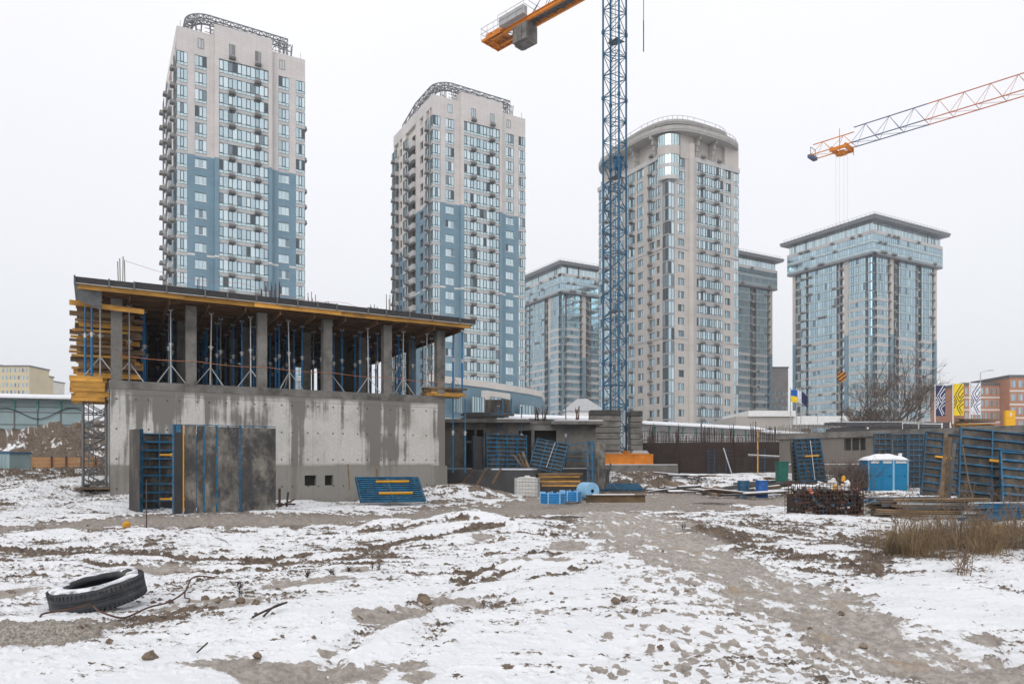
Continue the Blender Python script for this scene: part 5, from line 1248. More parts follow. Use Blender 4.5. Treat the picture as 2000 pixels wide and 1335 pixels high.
# drums
for k, (px, py, lab, hgt) in enumerate(((1452,969,'clean blue steel drum standing beside the rubble, the plainer of two',.86),(1488,971,'scuffed blue drum with worn pale patches on its side',.9))):
    d = thing('steel_drum', lab, 'drum', gnd(px,py)); r = .31
    b = MB(); b.lathe([(.02,.02),(r,.02),(r+.012,.0),(r+.012,.03),(r,.05),(r,hgt*.33),(r+.015,hgt*.345),(r,hgt*.36),(r,hgt*.66),(r+.015,hgt*.675),(r,hgt*.69),(r,hgt-.03),(r+.012,hgt-.02),(r+.012,hgt),(r-.02,hgt),(r-.02,hgt-.03),(.02,hgt-.03)],28); b.build('barrel', M['drum_blue'] if k else M['steel_blue'], d)
    b = MB(); b.lathe([(.01,hgt-.028),(r-.03,hgt-.028),(r-.06,hgt+.015),(.01,hgt+.03)],20); b.build('snow_cap', M['snow'], d)
# rubble of slabs, boards and pipes under snow
rr_ = random.Random(3)
for k in range(26):
    px = rr_.uniform(1290,1530); py = 962-rr_.random()**1.2*44; Y = 37+ (962-py)*.32; p = at(px,py,Y); zg = gz(p.x,p.y); p.z = zg+rr_.uniform(.05,.35)
    L_ = rr_.uniform(1.2,3.6); b = MB(); w_ = rr_.uniform(.2,.7); t = rr_.uniform(.05,.16); b.bx(-L_/2,L_/2,-w_/2,w_/2,0,t,0); b.bx(-L_/2+.05,L_/2-.1,-w_/2+.02,w_/2-.02,t+.002,t+.045,1)
    tag(b.build('slab_scrap', [M[rr_.choice(('rust','concrete_dark','timber_old','ply_edge'))],M['snow']], None, p, (rr_.uniform(-.12,.12),rr_.uniform(-.14,.14),rr_.uniform(-.35,.35))), 'snow-covered board or slab in the flat rubble left of the blue drums', 'scrap', 'rubble left of the drums')
for k in range(5):
    p = at(1425+k*26,950-4*(k%3),41+k*.4); p.z = .3+.12*(k%2); b = MB(); b.tube((-1.5,0,0),(1.4,.1,.1),.13+.04*(k%2),10)
    tag(b.build('concrete_pipe', M['concrete_dark'], None, p, (0,rr_.uniform(-.15,.1),rr_.uniform(-.3,.3))), 'thick dark pipe lying behind the blue drums', 'pipe', 'pipes behind the drums')
for px, py, Y, w_, lab in ((1320,930,49,1.6,'brown clay block in the snowy rubble under the crane foundation'),(1400,955,41,.9,'snow-dusted lump lying left of the blue drums')):
    p = at(px,py,Y); b = MB(); b.lathe([(.02,-.1),(w_*.5,-.1),(w_*.55,.1),(w_*.3,.42),(.02,.5)],9,M=Matrix.Rotation(.4,4,'Z')); p.z = gz(p.x,p.y)+.05
    tag(b.build('earth_lump', M['mud'], None, p), lab, 'lump')
# rebar cage wall of the next basement
rw = thing('rebar_wall', 'long dense cage of brown rebar standing over dark basement walls', 'rebar wall', at(1256,905,66)*1, -.22)
rw.location.z = 0
b = MB(); Lr = 11.6
for x in np.arange(0,Lr,.12):
    for y in (0,.3,1.2): b.tube((x+random.uniform(-.03,.03),y,.9),(x+random.uniform(-.06,.06),y,4.45+.4*math.sin(x*1.3)+random.uniform(-.5,.35)),.016,4)
for z in np.arange(1.2,4.6,.22): b.tube((0,-.02,z),(Lr,-.02,z+random.uniform(-.05,.05)),.013,4)
for cx in (.7,3.0,5.2,7.6,9.5):
    for k in range(12): x = cx+random.uniform(-.25,.25); b.tube((x,.1+random.uniform(0,.4),1),(x+random.uniform(-.1,.1),.1+random.uniform(0,.4),4.9+random.uniform(-.3,.6)),.02,4)
b.build('rebar_grid', M['rebar'], rw)
b = MB(); b.bx(-.5,Lr+.6,1.6,1.9,0,3.75); b.bx(3.3,5.2,.6,1.0,0,2.6); b.bx(-.5,3,.9,1.1,0,2.2); b.bx(5.9,7.6,.7,1.1,0,3.3); b.bx(8,Lr,1.0,1.15,0,2.4); b.build('dark_wall', M['concrete_dark'], rw)
b = MB()
for x0 in (5.6,7.1,9.8): b.bx(x0,x0+.12,.35,.45,1.0,3.1); b.bx(x0+.55,x0+.67,.35,.45,1.0,3.1); [b.bx(x0+.12,x0+.55,.36,.44,z,z+.06) for z in np.arange(1.1,3.0,.3)]
b.build('climbing_form', M['steel_blue'], rw)
b = MB(); b.bar((7.6,-.4,.9),(6.9,-.3,3.2),.09); b.build('leaning_pole', M['galv'], rw)
b = MB(); b.tube(at(1480,938,55),at(1480,838,55),.05,8); tag(b.build('timber_pole', M['timber']), 'thin yellow pole standing before the rebar cage', 'pole')
b = MB(); p = at(1462,889,57); q = at(1522,892,56); b.bar(p,q,.5,.12); b.bar(p+Z*.08,q+Z*.08,.48,.05,1); tag(b.build('cantilever_board', [M['galv_dark'],M['snow']]), 'snow-topped board sticking out beside the green bin', 'board')
# snow-capped site hoarding behind
def hoarding(p0, p1, zb, zt, lab, mt, post, capw=1.2, nseg=8, cable=False):
    rz = rz_of(p0,p1); L_ = (Vector((p1.x,p1.y,0))-Vector((p0.x,p0.y,0))).length
    o = thing('site_hoarding', lab, 'fence', (p0.x,p0.y,0), rz)
    b = MB(); s_ = L_/nseg
    for i in range(nseg): b.bx(i*s_+.02,(i+1)*s_-.02,0,.05,zb,zt)
    b.build('fence_panel', M[mt], o)
    b = MB()
    for i in range(nseg+1): b.bx(i*s_-.06,i*s_+.06,-.12,-.003,zt-.95,zt-.1)
    b.build('post', M[post], o)
    b = MB()
    for z in (zb+.4,(zb+zt)/2+.15,zt-.7): b.bx(0,L_,-.05,-.004,z-.03,z+.03)
    for i in range(nseg+1): b.bx(i*s_-.04,i*s_+.04,-.06,-.002,zb,zt-.95)
    b.build('rail', M['galv_dark'], o)
    b = MB(); b.hexa([(-.3,-capw,zt-.12),(L_+.3,-capw,zt-.12),(L_+.3,capw*.5,zt+.2),(-.3,capw*.5,zt+.2),(-.3,-capw,zt-.06),(L_+.3,-capw,zt-.06),(L_+.3,capw*.5,zt+.26),(-.3,capw*.5,zt+.26)]); b.build('canopy', M['galv_dark'], o)
    b = MB(); b.hexa([(-.3,-capw-.03,zt-.055),(L_+.3,-capw-.03,zt-.055),(L_+.3,capw*.5,zt+.262),(-.3,capw*.5,zt+.262),(-.3,-capw-.03,zt+.10),(L_+.3,-capw-.03,zt+.10),(L_+.3,capw*.5,zt+.45),(-.3,capw*.5,zt+.45)]); b.build('snow_layer', M['snow'], o)
    if cable:
        b = MB(); pts = [(x,-.16,zb+1.35+.45*math.cos(x*2*math.pi/5.0)+.1*math.sin(x)) for x in np.linspace(0,L_,60)]; b.path(pts,.035,5); b.build('hanging_cable', M['black'], o)
    return o
hoarding(at(948,806,70),at(1152,816,74),2.6,6.2,'snow-capped pale hoarding behind the low concrete building','fence_blue','fence_green',nseg=6)
hoarding(at(1250,818,76),at(1478,830,88),2.4,5.9,'snow-capped pale hoarding behind the rebar cage','spandrel','fence_green',nseg=9)
hoarding(at(1478,826,88),at(1600,834,100),2.2,5.6,'low snowy pale hoarding in front of the beige flat-roofed building','spandrel','galv_dark',nseg=6,capw=.6)
hl_ = hoarding(at(-260,768,60),at(163,771,64),4.75,7.35,'pale blue hoarding with green posts and a sagging cable on top of the left bank','fence_blue','fence_green',1.3,9,True)
# boarded edge of the excavation at the left
bf = thing('board_fence', 'low fence of orange-brown boards between dark posts below the left bank', 'fence', at(18,917,52), rz_of(at(18,917,52),at(165,914,54)))
bf.location.z = 1.25
b = MB()
for j in range(4): b.bx(0,5.6,0,.04,.06+j*.24,.06+j*.24+.225)
b.build('boards', M['plank'], bf)
b = MB()
for x in (0,1.2,2.55,3.45,4.4,5.3): b.bx(x-.05,x+.05,-.08,-.003,-.3,1.1)
b.build('post', M['rust'], bf)
cn = thing('site_container', 'grey-blue steel container cut off by the left picture edge', 'container', at(-60,922,46), .05); cn.location.z = .9
b = MB(); b.bx(0,2.42,0,2.2,0,1.5); [b.bx(x,x+.06,-.03,-.001,.1,1.4) for x in np.arange(.1,2.3,.2)]; b.build('body', M['fence_blue'], cn)
b = MB(); b.bx(-.05,2.5,-.06,2.25,1.502,1.62); b.build('roof', M['steel_blue'], cn)
# ================================================================ RIGHT SIDE OF THE SITE
w0 = at(1522,945,62); w1 = at(1822,950,53)
w0.z = w1.z = 0
rw2 = thing('basement_wall', 'long bare concrete basement wall with a barred window on the right side', 'wall', w0, rz_of(w0,w1))
Lw = (w1-w0).length; TW = 4.2; Lx = Lw+14
b = MB(); x1, x2 = Lw*.46, Lw*.60
b.bx(0,x1,0,.3,-.3,TW-.35); b.bx(x2,Lx,0,.3,-.3,TW-.35); b.bx(x1,x2,0,.3,-.3,TW-1.35); b.bx(x1,x2,0,.3,TW-.42,TW-.35); b.build('wall_face', M['concrete_tan'], rw2)
b = MB(); b.bx(-.2,Lx,-.18,.5,TW-.345,TW+.12); b.build('top_beam', M['concrete'], rw2)
b = MB(); b.bx(x1,x2,.32,.4,TW-1.4,TW-.35); b.build('window_recess', M['recess'], rw2)
b = MB(); [b.bx(x1+(x2-x1)*t-.05,x1+(x2-x1)*t+.05,.1,.2,TW-1.35,TW-.42) for t in (.33,.7)]; b.build('window_bar', M['concrete'], rw2)
b = MB(); b.bx(1.2,Lw*.86,-1.4,-.01,-.3,1.75,0); b.build('lower_block', M['concrete_tan'], rw2)
b = MB(); b.bx(1.2,Lw*.86,-1.4,-.01,1.753,1.81); b.build('ledge_snow', M['snow'], rw2)
for k in range(34):
    t = k/34; p = w0+(w1-w0)*(t*.95); b = MB()
    for i in range(4): b.tube((i*.09,.1,0),(i*.09+random.uniform(-.03,.03),.1,random.uniform(.35,.8)),.014,4)
    tag(b.build('starter_rod', M['rebar'], None, (p.x,p.y+.1,TW+.12)), 'short rusty rods sticking up from the top of the basement wall', 'rebar', 'rods along the basement wall top')
bn = thing('waste_bin', 'dark green tall bin beside the leaning dark forms', 'bin', gnd(1531,944), .1)
bn.location = at(1522,932,48); bn.location.z = .35
b = MB(); b.hexa([(0,0,0),(.58,0,0),(.58,.5,0),(0,.5,0),(-.04,-.04,1.5),(.62,-.04,1.5),(.62,.54,1.5),(-.04,.54,1.5)]); b.build('body', M['green'], bn)
b = MB(); b.bx(-.07,.65,-.08,.58,1.503,1.58); b.build('lid', M['green'], bn)
p0 = at(1562,948,49); p1 = at(1628,945,50); p0.z = p1.z = .3
panel('wall_form', 'blue wall form leaning upright with one yellow rail, nearest the green bin', 2.15, 3.15, p0, rz_of(p0,p1)-.05, .16, -.05, 4, 11, rail=1, rods=1)
p0 = at(1548,948,50.6); p0.z = .3
panel('wall_form', 'narrow dark ribbed form standing between the green bin and the leaning blue form', .75, 3.0, p0, .25, .1, .0, 2, 11, face='ply_edge', frame='galv_dark')
# row of blue forms as a fence behind the cabins
p0 = w0+(w1-w0)*.66
for k, (px0, px1, Y, h_) in enumerate(((1706,1742,50.5,3.3),(1744,1772,49.5,3.2),(1774,1806,48.7,3.2))):
    a = at(px0,950,Y); c = at(px1,950,Y-.4); a.z = c.z = .2
    panel('wall_form', ('blue wall form behind the cabins, closest to the barred window','blue wall form directly behind the snowy cabin roof','dark blue wall form behind the right edge of the cabins')[k], (c-a).length, h_+.35, a, rz_of(a,c), .05, 0, 3, 10, face='ply_edge' if k == 2 else 'ply')
# cabins
def cabin(p, w_, lab, vents, rz):
    o = thing('toilet_cabin', lab, 'toilet cabin', p, rz); h_ = 1.98
    b = MB(); b.bx(.03,w_-.03,.02,1.15,.08,h_); b.build('body', M['cabin_blue'], o)
    b = MB()
    for i in range(vents):
        x0 = w_*i/vents+.12; x1 = w_*(i+1)/vents-.10; b.bx(x0-.05,x1+.04,-.0,.018,.16,h_-.22); b.bx(x0+.05,x1-.06,-.012,-.001,.3,.95); b.bx(x0+.05,x1-.06,-.012,-.001,1.05,h_-.36)
    b.build('door', M['cabin_blue'], o)
    for i in range(vents):
        x0 = w_*i/vents+.14; x1 = w_*(i+1)/vents-.12; b = MB(); b.bx(x0,x1,-.01,.016,h_-.17,h_-.04); b.build('vent_strip', M['hdpe'], o)
        b = MB(); b.bx(x1-.16,x1-.04,-.04,-.013,.97,1.02); b.build('door_handle', M['black'], o)
    b = MB(); b.bx(0,.05,-.02,.06,.05,h_+.02); b.bx(w_-.05,w_,-.02,.06,.05,h_+.02); b.bx(0,w_,-.03,1.2,0,.075); b.build('corner_trim', M['pipe_pale'], o)
    return o
cp = gnd(1696,960); cabin(cp, 1.62, 'bright blue toilet cabin with two vent strips, the wider of the pair', 2, .04)
cq = cp+Vector((1.63*math.cos(.04),1.63*math.sin(.04),0)); cabin(cq, .95, 'bright blue toilet cabin with one vent strip, the narrower of the pair', 1, .04)
b = MB(); n_ = 26; vs = []
for i in range(n_+1):
    t = i/n_; x = -.06+t*2.72; s_ = math.sin(math.pi*min(max(t,.0),1))**.55; zt_ = .03+.40*s_+.02*math.sin(t*23)
    for y in np.linspace(0,1,9): k = math.sin(math.pi*y)**.4; vs.append((x,-.08+y*1.35,zt_*(.15+.85*k)))
    
b._add(vs, [tuple((i*9+j, (i+1)*9+j, (i+1)*9+j+1, i*9+j+1)) for i in range(n_) for j in range(8)], 0); b.bx(-.05,2.64,-.07,1.25,-.0,.03)
sr = b.build('cabin_roof', M['snow'], None, cp+Z*1.99, (0,0,.04), smooth=True); tag(sr, 'thick rounded snow-covered roof over both blue cabins', 'snowy roof', kind='thing')
b = MB(); b.bx(0,.16,0,.16,0,.33); tag(b.build('vent_pipe', M['white'], None, cq+Vector((.66,.55,2.12))), 'white square vent pipe on the right end of the cabin roof', 'vent')
# brown thicket beside the cabins
def twigs(mb, p, n, h_, sp_, rad, rng_, lean=0.5):
    for i in range(n):
        a = rng_.uniform(0,2*math.pi); l = rng_.uniform(.4,1)*h_; q = Vector((p[0]+rng_.gauss(0,sp_*.5),p[1]+rng_.gauss(0,sp_*.4),p[2])); d = Vector((math.cos(a)*lean*rng_.random(),math.sin(a)*lean*rng_.random(),1)).normalized()
        m_ = q+d*l*.5; e_ = q+d*l+Vector((math.cos(a),math.sin(a),-.4))*l*.15; mb.path([q,m_,e_],[rad,rad*.8,rad*.35],3)
        for k in range(3):
            s_ = q+(e_-q)*rng_.uniform(.3,.9); mb.path([s_, s_+Vector((rng_.uniform(-1,1),rng_.uniform(-1,1),rng_.uniform(.2,1)))*l*.28],[rad*.5,rad*.25],3)
rg = random.Random(9)
b = MB(); p = at(1660,940,47.5); twigs(b,(p.x,p.y,.25),330,2.1,1.15,.02,rg,.8); tag(b.build('leafless_bush', M['bark']), 'dense brown leafless bush between the leaning form and the blue cabins', 'bush')
# wire basket of scrap and clamps
bk0 = gnd(1566,1006); bk0 = bk0
bs_ = thing('wire_basket', 'rusty mesh crate heaped with dark clamps and scrap steel', 'basket', bk0, .10)
b = MB(); LB, DB, HB = 2.25, 1.2, 1.08
for x in np.linspace(0,LB,19): b.tube((x,0,0),(x,0,HB),.011,4); b.tube((x,DB,0),(x,DB,HB),.011,4)
for z in np.linspace(.02,HB,9): b.path([(0,0,z),(LB,0,z),(LB,DB,z),(0,DB,z)],.011,4,closed=True)
for y in np.linspace(0,DB,9): b.tube((0,y,0),(0,y,HB),.011,4); b.tube((LB,y,0),(LB,y,HB),.011,4); b.tube((0,y,.02),(LB,y,.02),.011,4)
b.build('mesh_cage', M['rust'], bs_)
rg = random.Random(4)
def scrap(mb, rng_, x0, x1, y0, y1, z0, z1, n):
    for i in range(n):
        c = Vector((rng_.uniform(x0,x1),rng_.uniform(y0,y1),rng_.uniform(z0,z1))); e_ = Matrix.Rotation(rng_.uniform(0,3),3,'Z')@Matrix.Rotation(rng_.uniform(-1,1),3,'X')@Matrix.Rotation(rng_.uniform(-1,1),3,'Y')
        mb.rb(c,(rng_.uniform(.1,.5),rng_.uniform(.03,.1),rng_.uniform(.03,.09)),e_)
for mt, n, z1 in (('rust',190,.85),('steel_blue',42,.75),('galv_dark',60,.9),('black',160,.7),('concrete_dark',40,.9),('crane_red',16,1.0),('hdpe',10,1.1),('yellow',5,1.05)):
    b = MB(); scrap(b,rg,.1,LB-.1,.06,DB-.1,.08,z1,n); b.build('scrap_clamps', M[mt], bs_)
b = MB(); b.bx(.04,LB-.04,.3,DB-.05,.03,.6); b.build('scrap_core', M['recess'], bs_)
b = MB(); scrap(b,rg,.2,LB-.4,.2,1,.86,.98,26); b.build('snow_dusting', M['snow'], bs_)
for k, (x, y, z, r, mt, lab) in enumerate(((1.62,.3,1.12,.062,'yellow','small yellow canister on top of the scrap basket'),(1.15,.1,.86,.055,'sign_yellow','yellow flange lying in the scrap basket'),(1.35,.5,1.0,.13,'hdpe','white crumpled sack on top of the scrap basket'),(1.62,.15,.85,.10,'white','white plastic canister in the scrap basket, hanging by its mesh'))):
    b = MB()
    if k == 2: b.lathe([(.02,0),(.16,.02),(.18,.08),(.10,.14),(.05,.24),(.02,.25)],11)
    else: b.lathe([(.01,0),(r,.0),(r,r*2.6),(r*.5,r*3),(r*.4,r*3.3),(.01,r*3.3)],14)
    tag(b.build(('canister','flange','sack','canister')[k], M[mt], None, bk0+Matrix.Rotation(.1,3,'Z')@Vector((x,y,z)), (.1*k,.5 if k in (1,) else .1,0)), lab, ('canister','flange','sack','canister')[k])
# stacks of rails and planks on the ground at the right
def lying(n, px0, py0, Y, L_, mats, lab, cat, group, name, w_=.12, h_=.1, rows=3, spread=.2, rz=0.0, dz=0.0, jit=.03):
    base = at(px0,py0,Y); base.z = max(0, gz(base.x,base.y))+.02+dz; ms = {}
    for i in range(n):
        mt = mats[i % len(mats)]; r_ = i % rows; lv = i//rows
        if mt not in ms:
            b = MB(); b.bx(0,L_,0,w_,0,h_*.35); b.bx(0,L_,w_*.35,w_*.65,h_*.35,h_*.8); b.bx(0,L_,0,w_,h_*.8,h_); ms[mt] = b.mesh(name, M[mt])
        o = link(name, ms[mt], None, base+Vector((random.uniform(-spread,spread),r_*w_*1.4+lv*.03,lv*h_*1.02)), (random.uniform(-.3,.3),random.uniform(-jit,jit)*.35,rz+random.uniform(-jit,jit)))
        tag(o, lab, cat, group)
lying(34,1742,1016,22.8,3.0,['timber_old','galv','twig','galv_dark','timber_old','twig'],'brown or grey rail in the long low stack behind the dry grass','rail','rails stacked behind the dry grass','stacked_rail',.09,.075,5,.5,.03,0,.07)
lying(16,1712,1004,25.6,1.6,['steel_blue','galv','galv_dark','steel_blue'],'blue or grey rail in the short stack right of the scrap basket','rail','rails beside the scrap basket','stacked_rail',.11,.085,4,.3,.05,0,.1)
lying(34,1922,1024,21.4,3.2,['steel_blue','galv','steel_blue','galv_dark','steel_blue'],'blue or grey steel rail in the stack at the right picture edge','rail','rails at the right picture edge','steel_waler',.085,.075,5,.45,.06,0,.08)
lying(12,1700,966,33,3.6,['steel_blue','galv','galv_dark'],'long rail lying in front of the blue cabins','rail','rails before the cabins','stacked_rail',.09,.07,4,.4,.05,0,.06)
lying(14,1800,985,28,3.4,['steel_blue','galv','rust','steel_blue'],'tangled rail lying below the big leaning forms','rail','rails below the leaning forms','stacked_rail',.08,.07,5,.6,.02,0,.12)
# big leaning forms
p0 = at(1796,958,38); p1 = at(1850,962,36.5); p0.z = p1.z = .1
panel('wall_form', 'ribbed blue wall form leaning just right of the cabins', 1.75, 3.5, p0, -.22, .26, .15, 2, 9, rail=1)
p0 = at(1868,1003,27.5); p0.z = 0.02
panel('wall_form', 'largest blue wall form leaning back at the right edge with four blue uprights', 3.3, 3.3, p0, -.26, .36, .13, 3, 9, rail=1)
p0 = at(1955,1008,26); p0.z = .05
panel('wall_form', 'blue wall form cut off by the picture edge before the largest leaning form', 2.6, 2.3, p0, -.2, .4, .12, 3, 7)
for k in range(3):
    b = MB(); p = at(1838+k*7,992-4*k,29.5+k*.25); p.z = .05; b.bar(p, p+Vector((.62+.03*k,.7,2.95-.2*k)), .12,.05)
    tag(b.build('leaning_plank', M['timber_old'] if k < 2 else M['galv_dark']), 'long brown plank leaning between the two big blue forms', 'plank', 'planks leaning between the blue forms')
b = MB(); p = at(1906,995,27); p.z = 0; b.path([p,p+Vector((-.1,.3,1.2)),p+Vector((-.18,.5,2.4))],[.03,.025,.018],6); tag(b.build('bare_sapling', M['twig']), 'single bare stem standing before the largest blue form', 'stem')
# things on top of the wall and beyond it
for j in range(9):
    b = MB(); L_ = random.uniform(2.4,3.1); b.bx(0,L_,0,.5,0,.07); p = at(1868+random.uniform(-4,8)+(8 if j > 4 else 0),830,54); p.z = TW+.14+j*.085
    tag(b.build('roof_plank', M[random.choice(('timber','timber_old','ply_edge'))], None, p, (0,random.uniform(-.03,.03),random.uniform(-.08,.08))), 'board in the loose pile on top of the basement wall below the banners', 'board', 'boards piled on the basement wall')
# ================================================================ BEYOND THE SITE
# low blue curved building at the foot of the second tower
pb = thing('podium_building', 'low blue building with curved front and pale cornice below the second tower', 'building', at(872,905,121)*1, .0); pb.location.z = 0
o0 = Vector(pb.location)
crv = [at(838,800,117),at(868,800,119.5),at(905,800,122.5),at(950,800,127),at(1000,800,133.5),at(1036,800,139),at(1058,800,144),at(1064,800,156),at(842,800,160)]
def ring2(off): return [(p.x-o0.x+(0 if i > 6 else 0), p.y-o0.y-off*(i < 7)) for i,p in enumerate(crv)]
b = MB(); b.prism(ring2(0), -.3, 15.0); b.build('wall', M['blue_clad'], pb)
b = MB(); b.prism(ring2(.4), 15.003, 16.1); b.build('cornice', M['pale'], pb)
b = MB(); b.prism(ring2(.25), 8.3, 8.7); b.prism(ring2(.2), 9.2, 9.4); b.build('string_course', M['pale'], pb)
for px, Yw, w_, h_, fr in ((925,124.2,3.6,3.0,0),(967,128.6,5.2,3.2,1),(1021,136,4.6,2.6,0),(885,120.3,2.4,3.0,0)):
    p = at(px,770,Yw); p2 = at(px+20,770,Yw+2.5); a_r = rz_of(p,p2); dx = p.x-o0.x; dy = p.y-o0.y; nx, ny = math.sin(a_r), -math.cos(a_r)
    if fr: b = MB(); b.bx(-w_/2-.9,w_/2+.9,-.25,1.2,9.4,14.4); b.build('window_surround', M['pale'], pb, (dx+nx*.5,dy+ny*.5,0), (0,0,a_r))
    wm = window_mb(w_,h_,5,0,0,.08); link('window', wm.mesh('window',[M['glass_grey'],M['frame_dark'],M['panel_glass'],M['white']]), pb, (dx+nx*1.0-math.cos(a_r)*w_/2,dy+ny*1.0-math.sin(a_r)*w_/2,10.2), (0,0,a_r))
# small white pitched shed and annexe
sh = thing('white_shed', 'small white hipped-roof annexe between the blue building and the crane ballast', 'building', at(1120,800,105)*1); sh.location.z = 0; 
b = MB(); b.bx(-1.2,4.2,0,6,0,9.4); b.build('wall', M['white'], sh)
b = MB(); b.hexa([(-1.6,-.4,9.402),(4.6,-.4,9.402),(4.6,6.4,9.402),(-1.6,6.4,9.402),(.8,2.6,11.4),(2.2,2.6,11.4),(2.2,3.2,11.4),(.8,3.2,11.4)]); b.build('roof', M['galv'], sh)
b = MB(); b.bx(-5.0,3.8,-.8,-.02,0,6.6); b.build('side_wing', M['spandrel'], sh)
# beige flat-roofed building with flags
fbp = at(1437,835,118); fbp.z = 0
fl = thing('flat_roofed_building', 'low beige flat-roofed building with white parapet behind the rebar cage', 'building', fbp, 0)
xw = lambda px, Y=118: (px-1437)/FPX*Y
b = MB(); b.bx(xw(1437),xw(1549),0,14,0,9.497); b.bx(xw(1549),xw(1685),.8,14,0,8.2); b.build('wall', M['beige_low'], fl)
b = MB(); b.bx(xw(1460),xw(1552),-.5,14,9.5,10.4); b.bx(xw(1549),xw(1690),.3,14,8.203,9.6); b.build('parapet', M['white'], fl)
for x0, x1, z0, z1 in ((1480,1508,6.6,7.6),(1519,1527,6.4,6.9),(1590,1636,4.6,7.8),(1640,1680,5.0,7.6)):
    wm = window_mb(xw(x1)-xw(x0),z1-z0,4,0,0); link('window', wm.mesh('window',[M['glass_grey'],M['frame_pale'],M['panel_glass'],M['white']]), fl, (xw(x0),-.06 if x0 < 1549 else .74,z0))
b = MB(); b.bx(xw(1567),xw(1586),.5,.78,4.5,7.6); b.build('entrance', M['concrete_tan'], fl)
# flags
for k, (px, Y, lab) in enumerate(((1544,104,'blue and yellow flag on a pole above the beige building'),(1556,106,'white flag with faint pale lettering between the two other flags'),(1564,109,'dark navy flag drooping beside the white flag'))):
    p = at(px,845,Y); p.z = 0; o = thing('flag', lab, 'flag', p); zt = EYE+(HZ-760)/FPX*Y; s_ = Y/FPX
    b = MB(); b.tube((0,0,0),(0,0,zt+.2),.06,6); b.build('pole', M['galv'], o)
    def cloth(z0, z1, w_, drop, mt):
        b = MB(); n_ = 8; vs = [(w_*i/n_,.12*math.sin(i*1.3),z-drop*i/n_) for i in range(n_+1) for z in (z0,z1)]
        b._add(vs,[(2*i,2*i+2,2*i+3,2*i+1) for i in range(n_)],0); b._add([(x,y+.015,z) for x,y,z in vs],[(2*i+1,2*i+3,2*i+2,2*i) for i in range(n_)],0); b.build('cloth', M[mt], o)
    h_ = 24*s_
    if k == 0: cloth(zt-h_/2,zt,13*s_,.15,'flag_blue'); cloth(zt-h_,zt-h_/2-.01,13*s_,.15,'flag_yellow')
    elif k == 1: cloth(zt-h_,zt,9*s_,.3,'flag_white')
    else: cloth(zt-h_*1.0,zt-.1,13*s_,.9,'flag_navy')
b = MB(); p = at(1597,825,100); b.tube((p.x,p.y,0),(p.x,p.y,EYE+(HZ-730)/FPX*100),.04,6); tag(b.build('flagpole', M['galv']), 'thin bare pole right of the flags', 'pole')
# dark flat roof with white rail and lamps
dr = at(1655,838,84); dr.z = 0
do = thing('dark_roofed_hut', 'long low hut with dark roof and white handrail behind the basement wall', 'building', dr, -.02)
b = MB(); b.bx(0,11.4,0,6,0,6.1); b.build('wall', M['dark_roof'], do)
b = MB(); b.hexa([(-.2,-.3,6.103),(11.6,-.3,6.103),(11.6,6,6.6),(-.2,6,6.6),(-.2,-.3,6.5),(11.6,-.3,6.5),(11.6,6,6.9),(-.2,6,6.9)]); b.build('roof', M['dark_roof'], do)
b = MB(); b.bx(.4,11.4,5.2,5.95,6.9,6.98); b.build('roof_snow', M['snow'], do)
b = MB(); b.tube((6.0,-.4,6.45),(10.5,-.4,6.35),.05); [b.tube((x,-.4,5.8),(x,-.4,6.47),.06) for x in (6.0,7.8,10.4)]; b.build('handrail', M['white'], do)
b = MB(); b.lathe([(.01,0),(.12,.0),(.12,.1),(.01,.14)],10,M=Matrix.Translation((2.1,-.35,5.9))@Matrix.Rotation(R(90),4,'X')); b.build('lamp', M['white'], do)
# picket row
for k in range(12):
    p = at(1842+k*4.2+(k%3),832,80+k*.5); p.z = 4.6; b = MB(); b.bx(0,.14,0,.05,0,random.uniform(1.0,1.9)); tag(b.build('fence_post', M['rust'] if k % 3 else M['white'], None, p), 'upright post in the ragged fence below the tall banners', 'post', 'posts below the banners')
# banners
def banner(px0, px1, y0, y1, Y, bgc, fgc, lab):
    p = at(px0,y1,Y); p.z = 0; w_ = (px1-px0)/FPX*Y; z1 = EYE+(HZ-y0)/FPX*Y; z0 = EYE+(HZ-y1)/FPX*Y; H_ = z1-z0
    o = thing('banner', lab, 'banner', p); b = MB(); b.tube((-.12,0,0),(-.12,0,z1+.1),.07,8); b.tube((-.12,0,z1),(w_,0,z1),.03,6); b.build('pole', M['white'], o)
    b = MB(); b.bx(0,w_,-.02,.0,z0,z1-.02); b.build('cloth', bgc, o)
    b = MB()
    def band(pts, t):
        for (a, c) in zip(pts, pts[1:]):
            a = Vector((a[0]*w_,0,z0+a[1]*H_)); c = Vector((c[0]*w_,0,z0+c[1]*H_)); d = (c-a).normalized(); n = Vector((-d.z,0,d.x))*t/2
            b._add([a-n+Vector((0,-.024,0)),c-n+Vector((0,-.024,0)),c+n+Vector((0,-.024,0)),a+n+Vector((0,-.024,0))],[(0,1,2,3)],0)
    t = w_*.085
    for pts in ([(.80,.985),(.16,.67),(.56,.42),(.97,.62)], [(.97,.90),(.42,.67),(.60,.545),(.97,.73)], [(.97,.50),(.30,.27),(.70,.02)], [(.97,.37),(.54,.26),(.88,.06)], [(.02,.62),(.32,.42),(.02,.23)], [(.02,.50),(.15,.42),(.02,.34)]): band(pts, t)
    b.build('pattern', fgc, o); return o
banner(1828,1846,752,812,92,M['flag_navy'],M['flag_white'],'tall black banner with white angular line pattern')
banner(1863,1882,749,811,92,M['sign_yellow2'],M['black'],'tall yellow banner with black angular line pattern')
banner(1896,1915,748,809,92,M['flag_white'],M['flag_navy'],'tall white banner with dark angular line pattern')
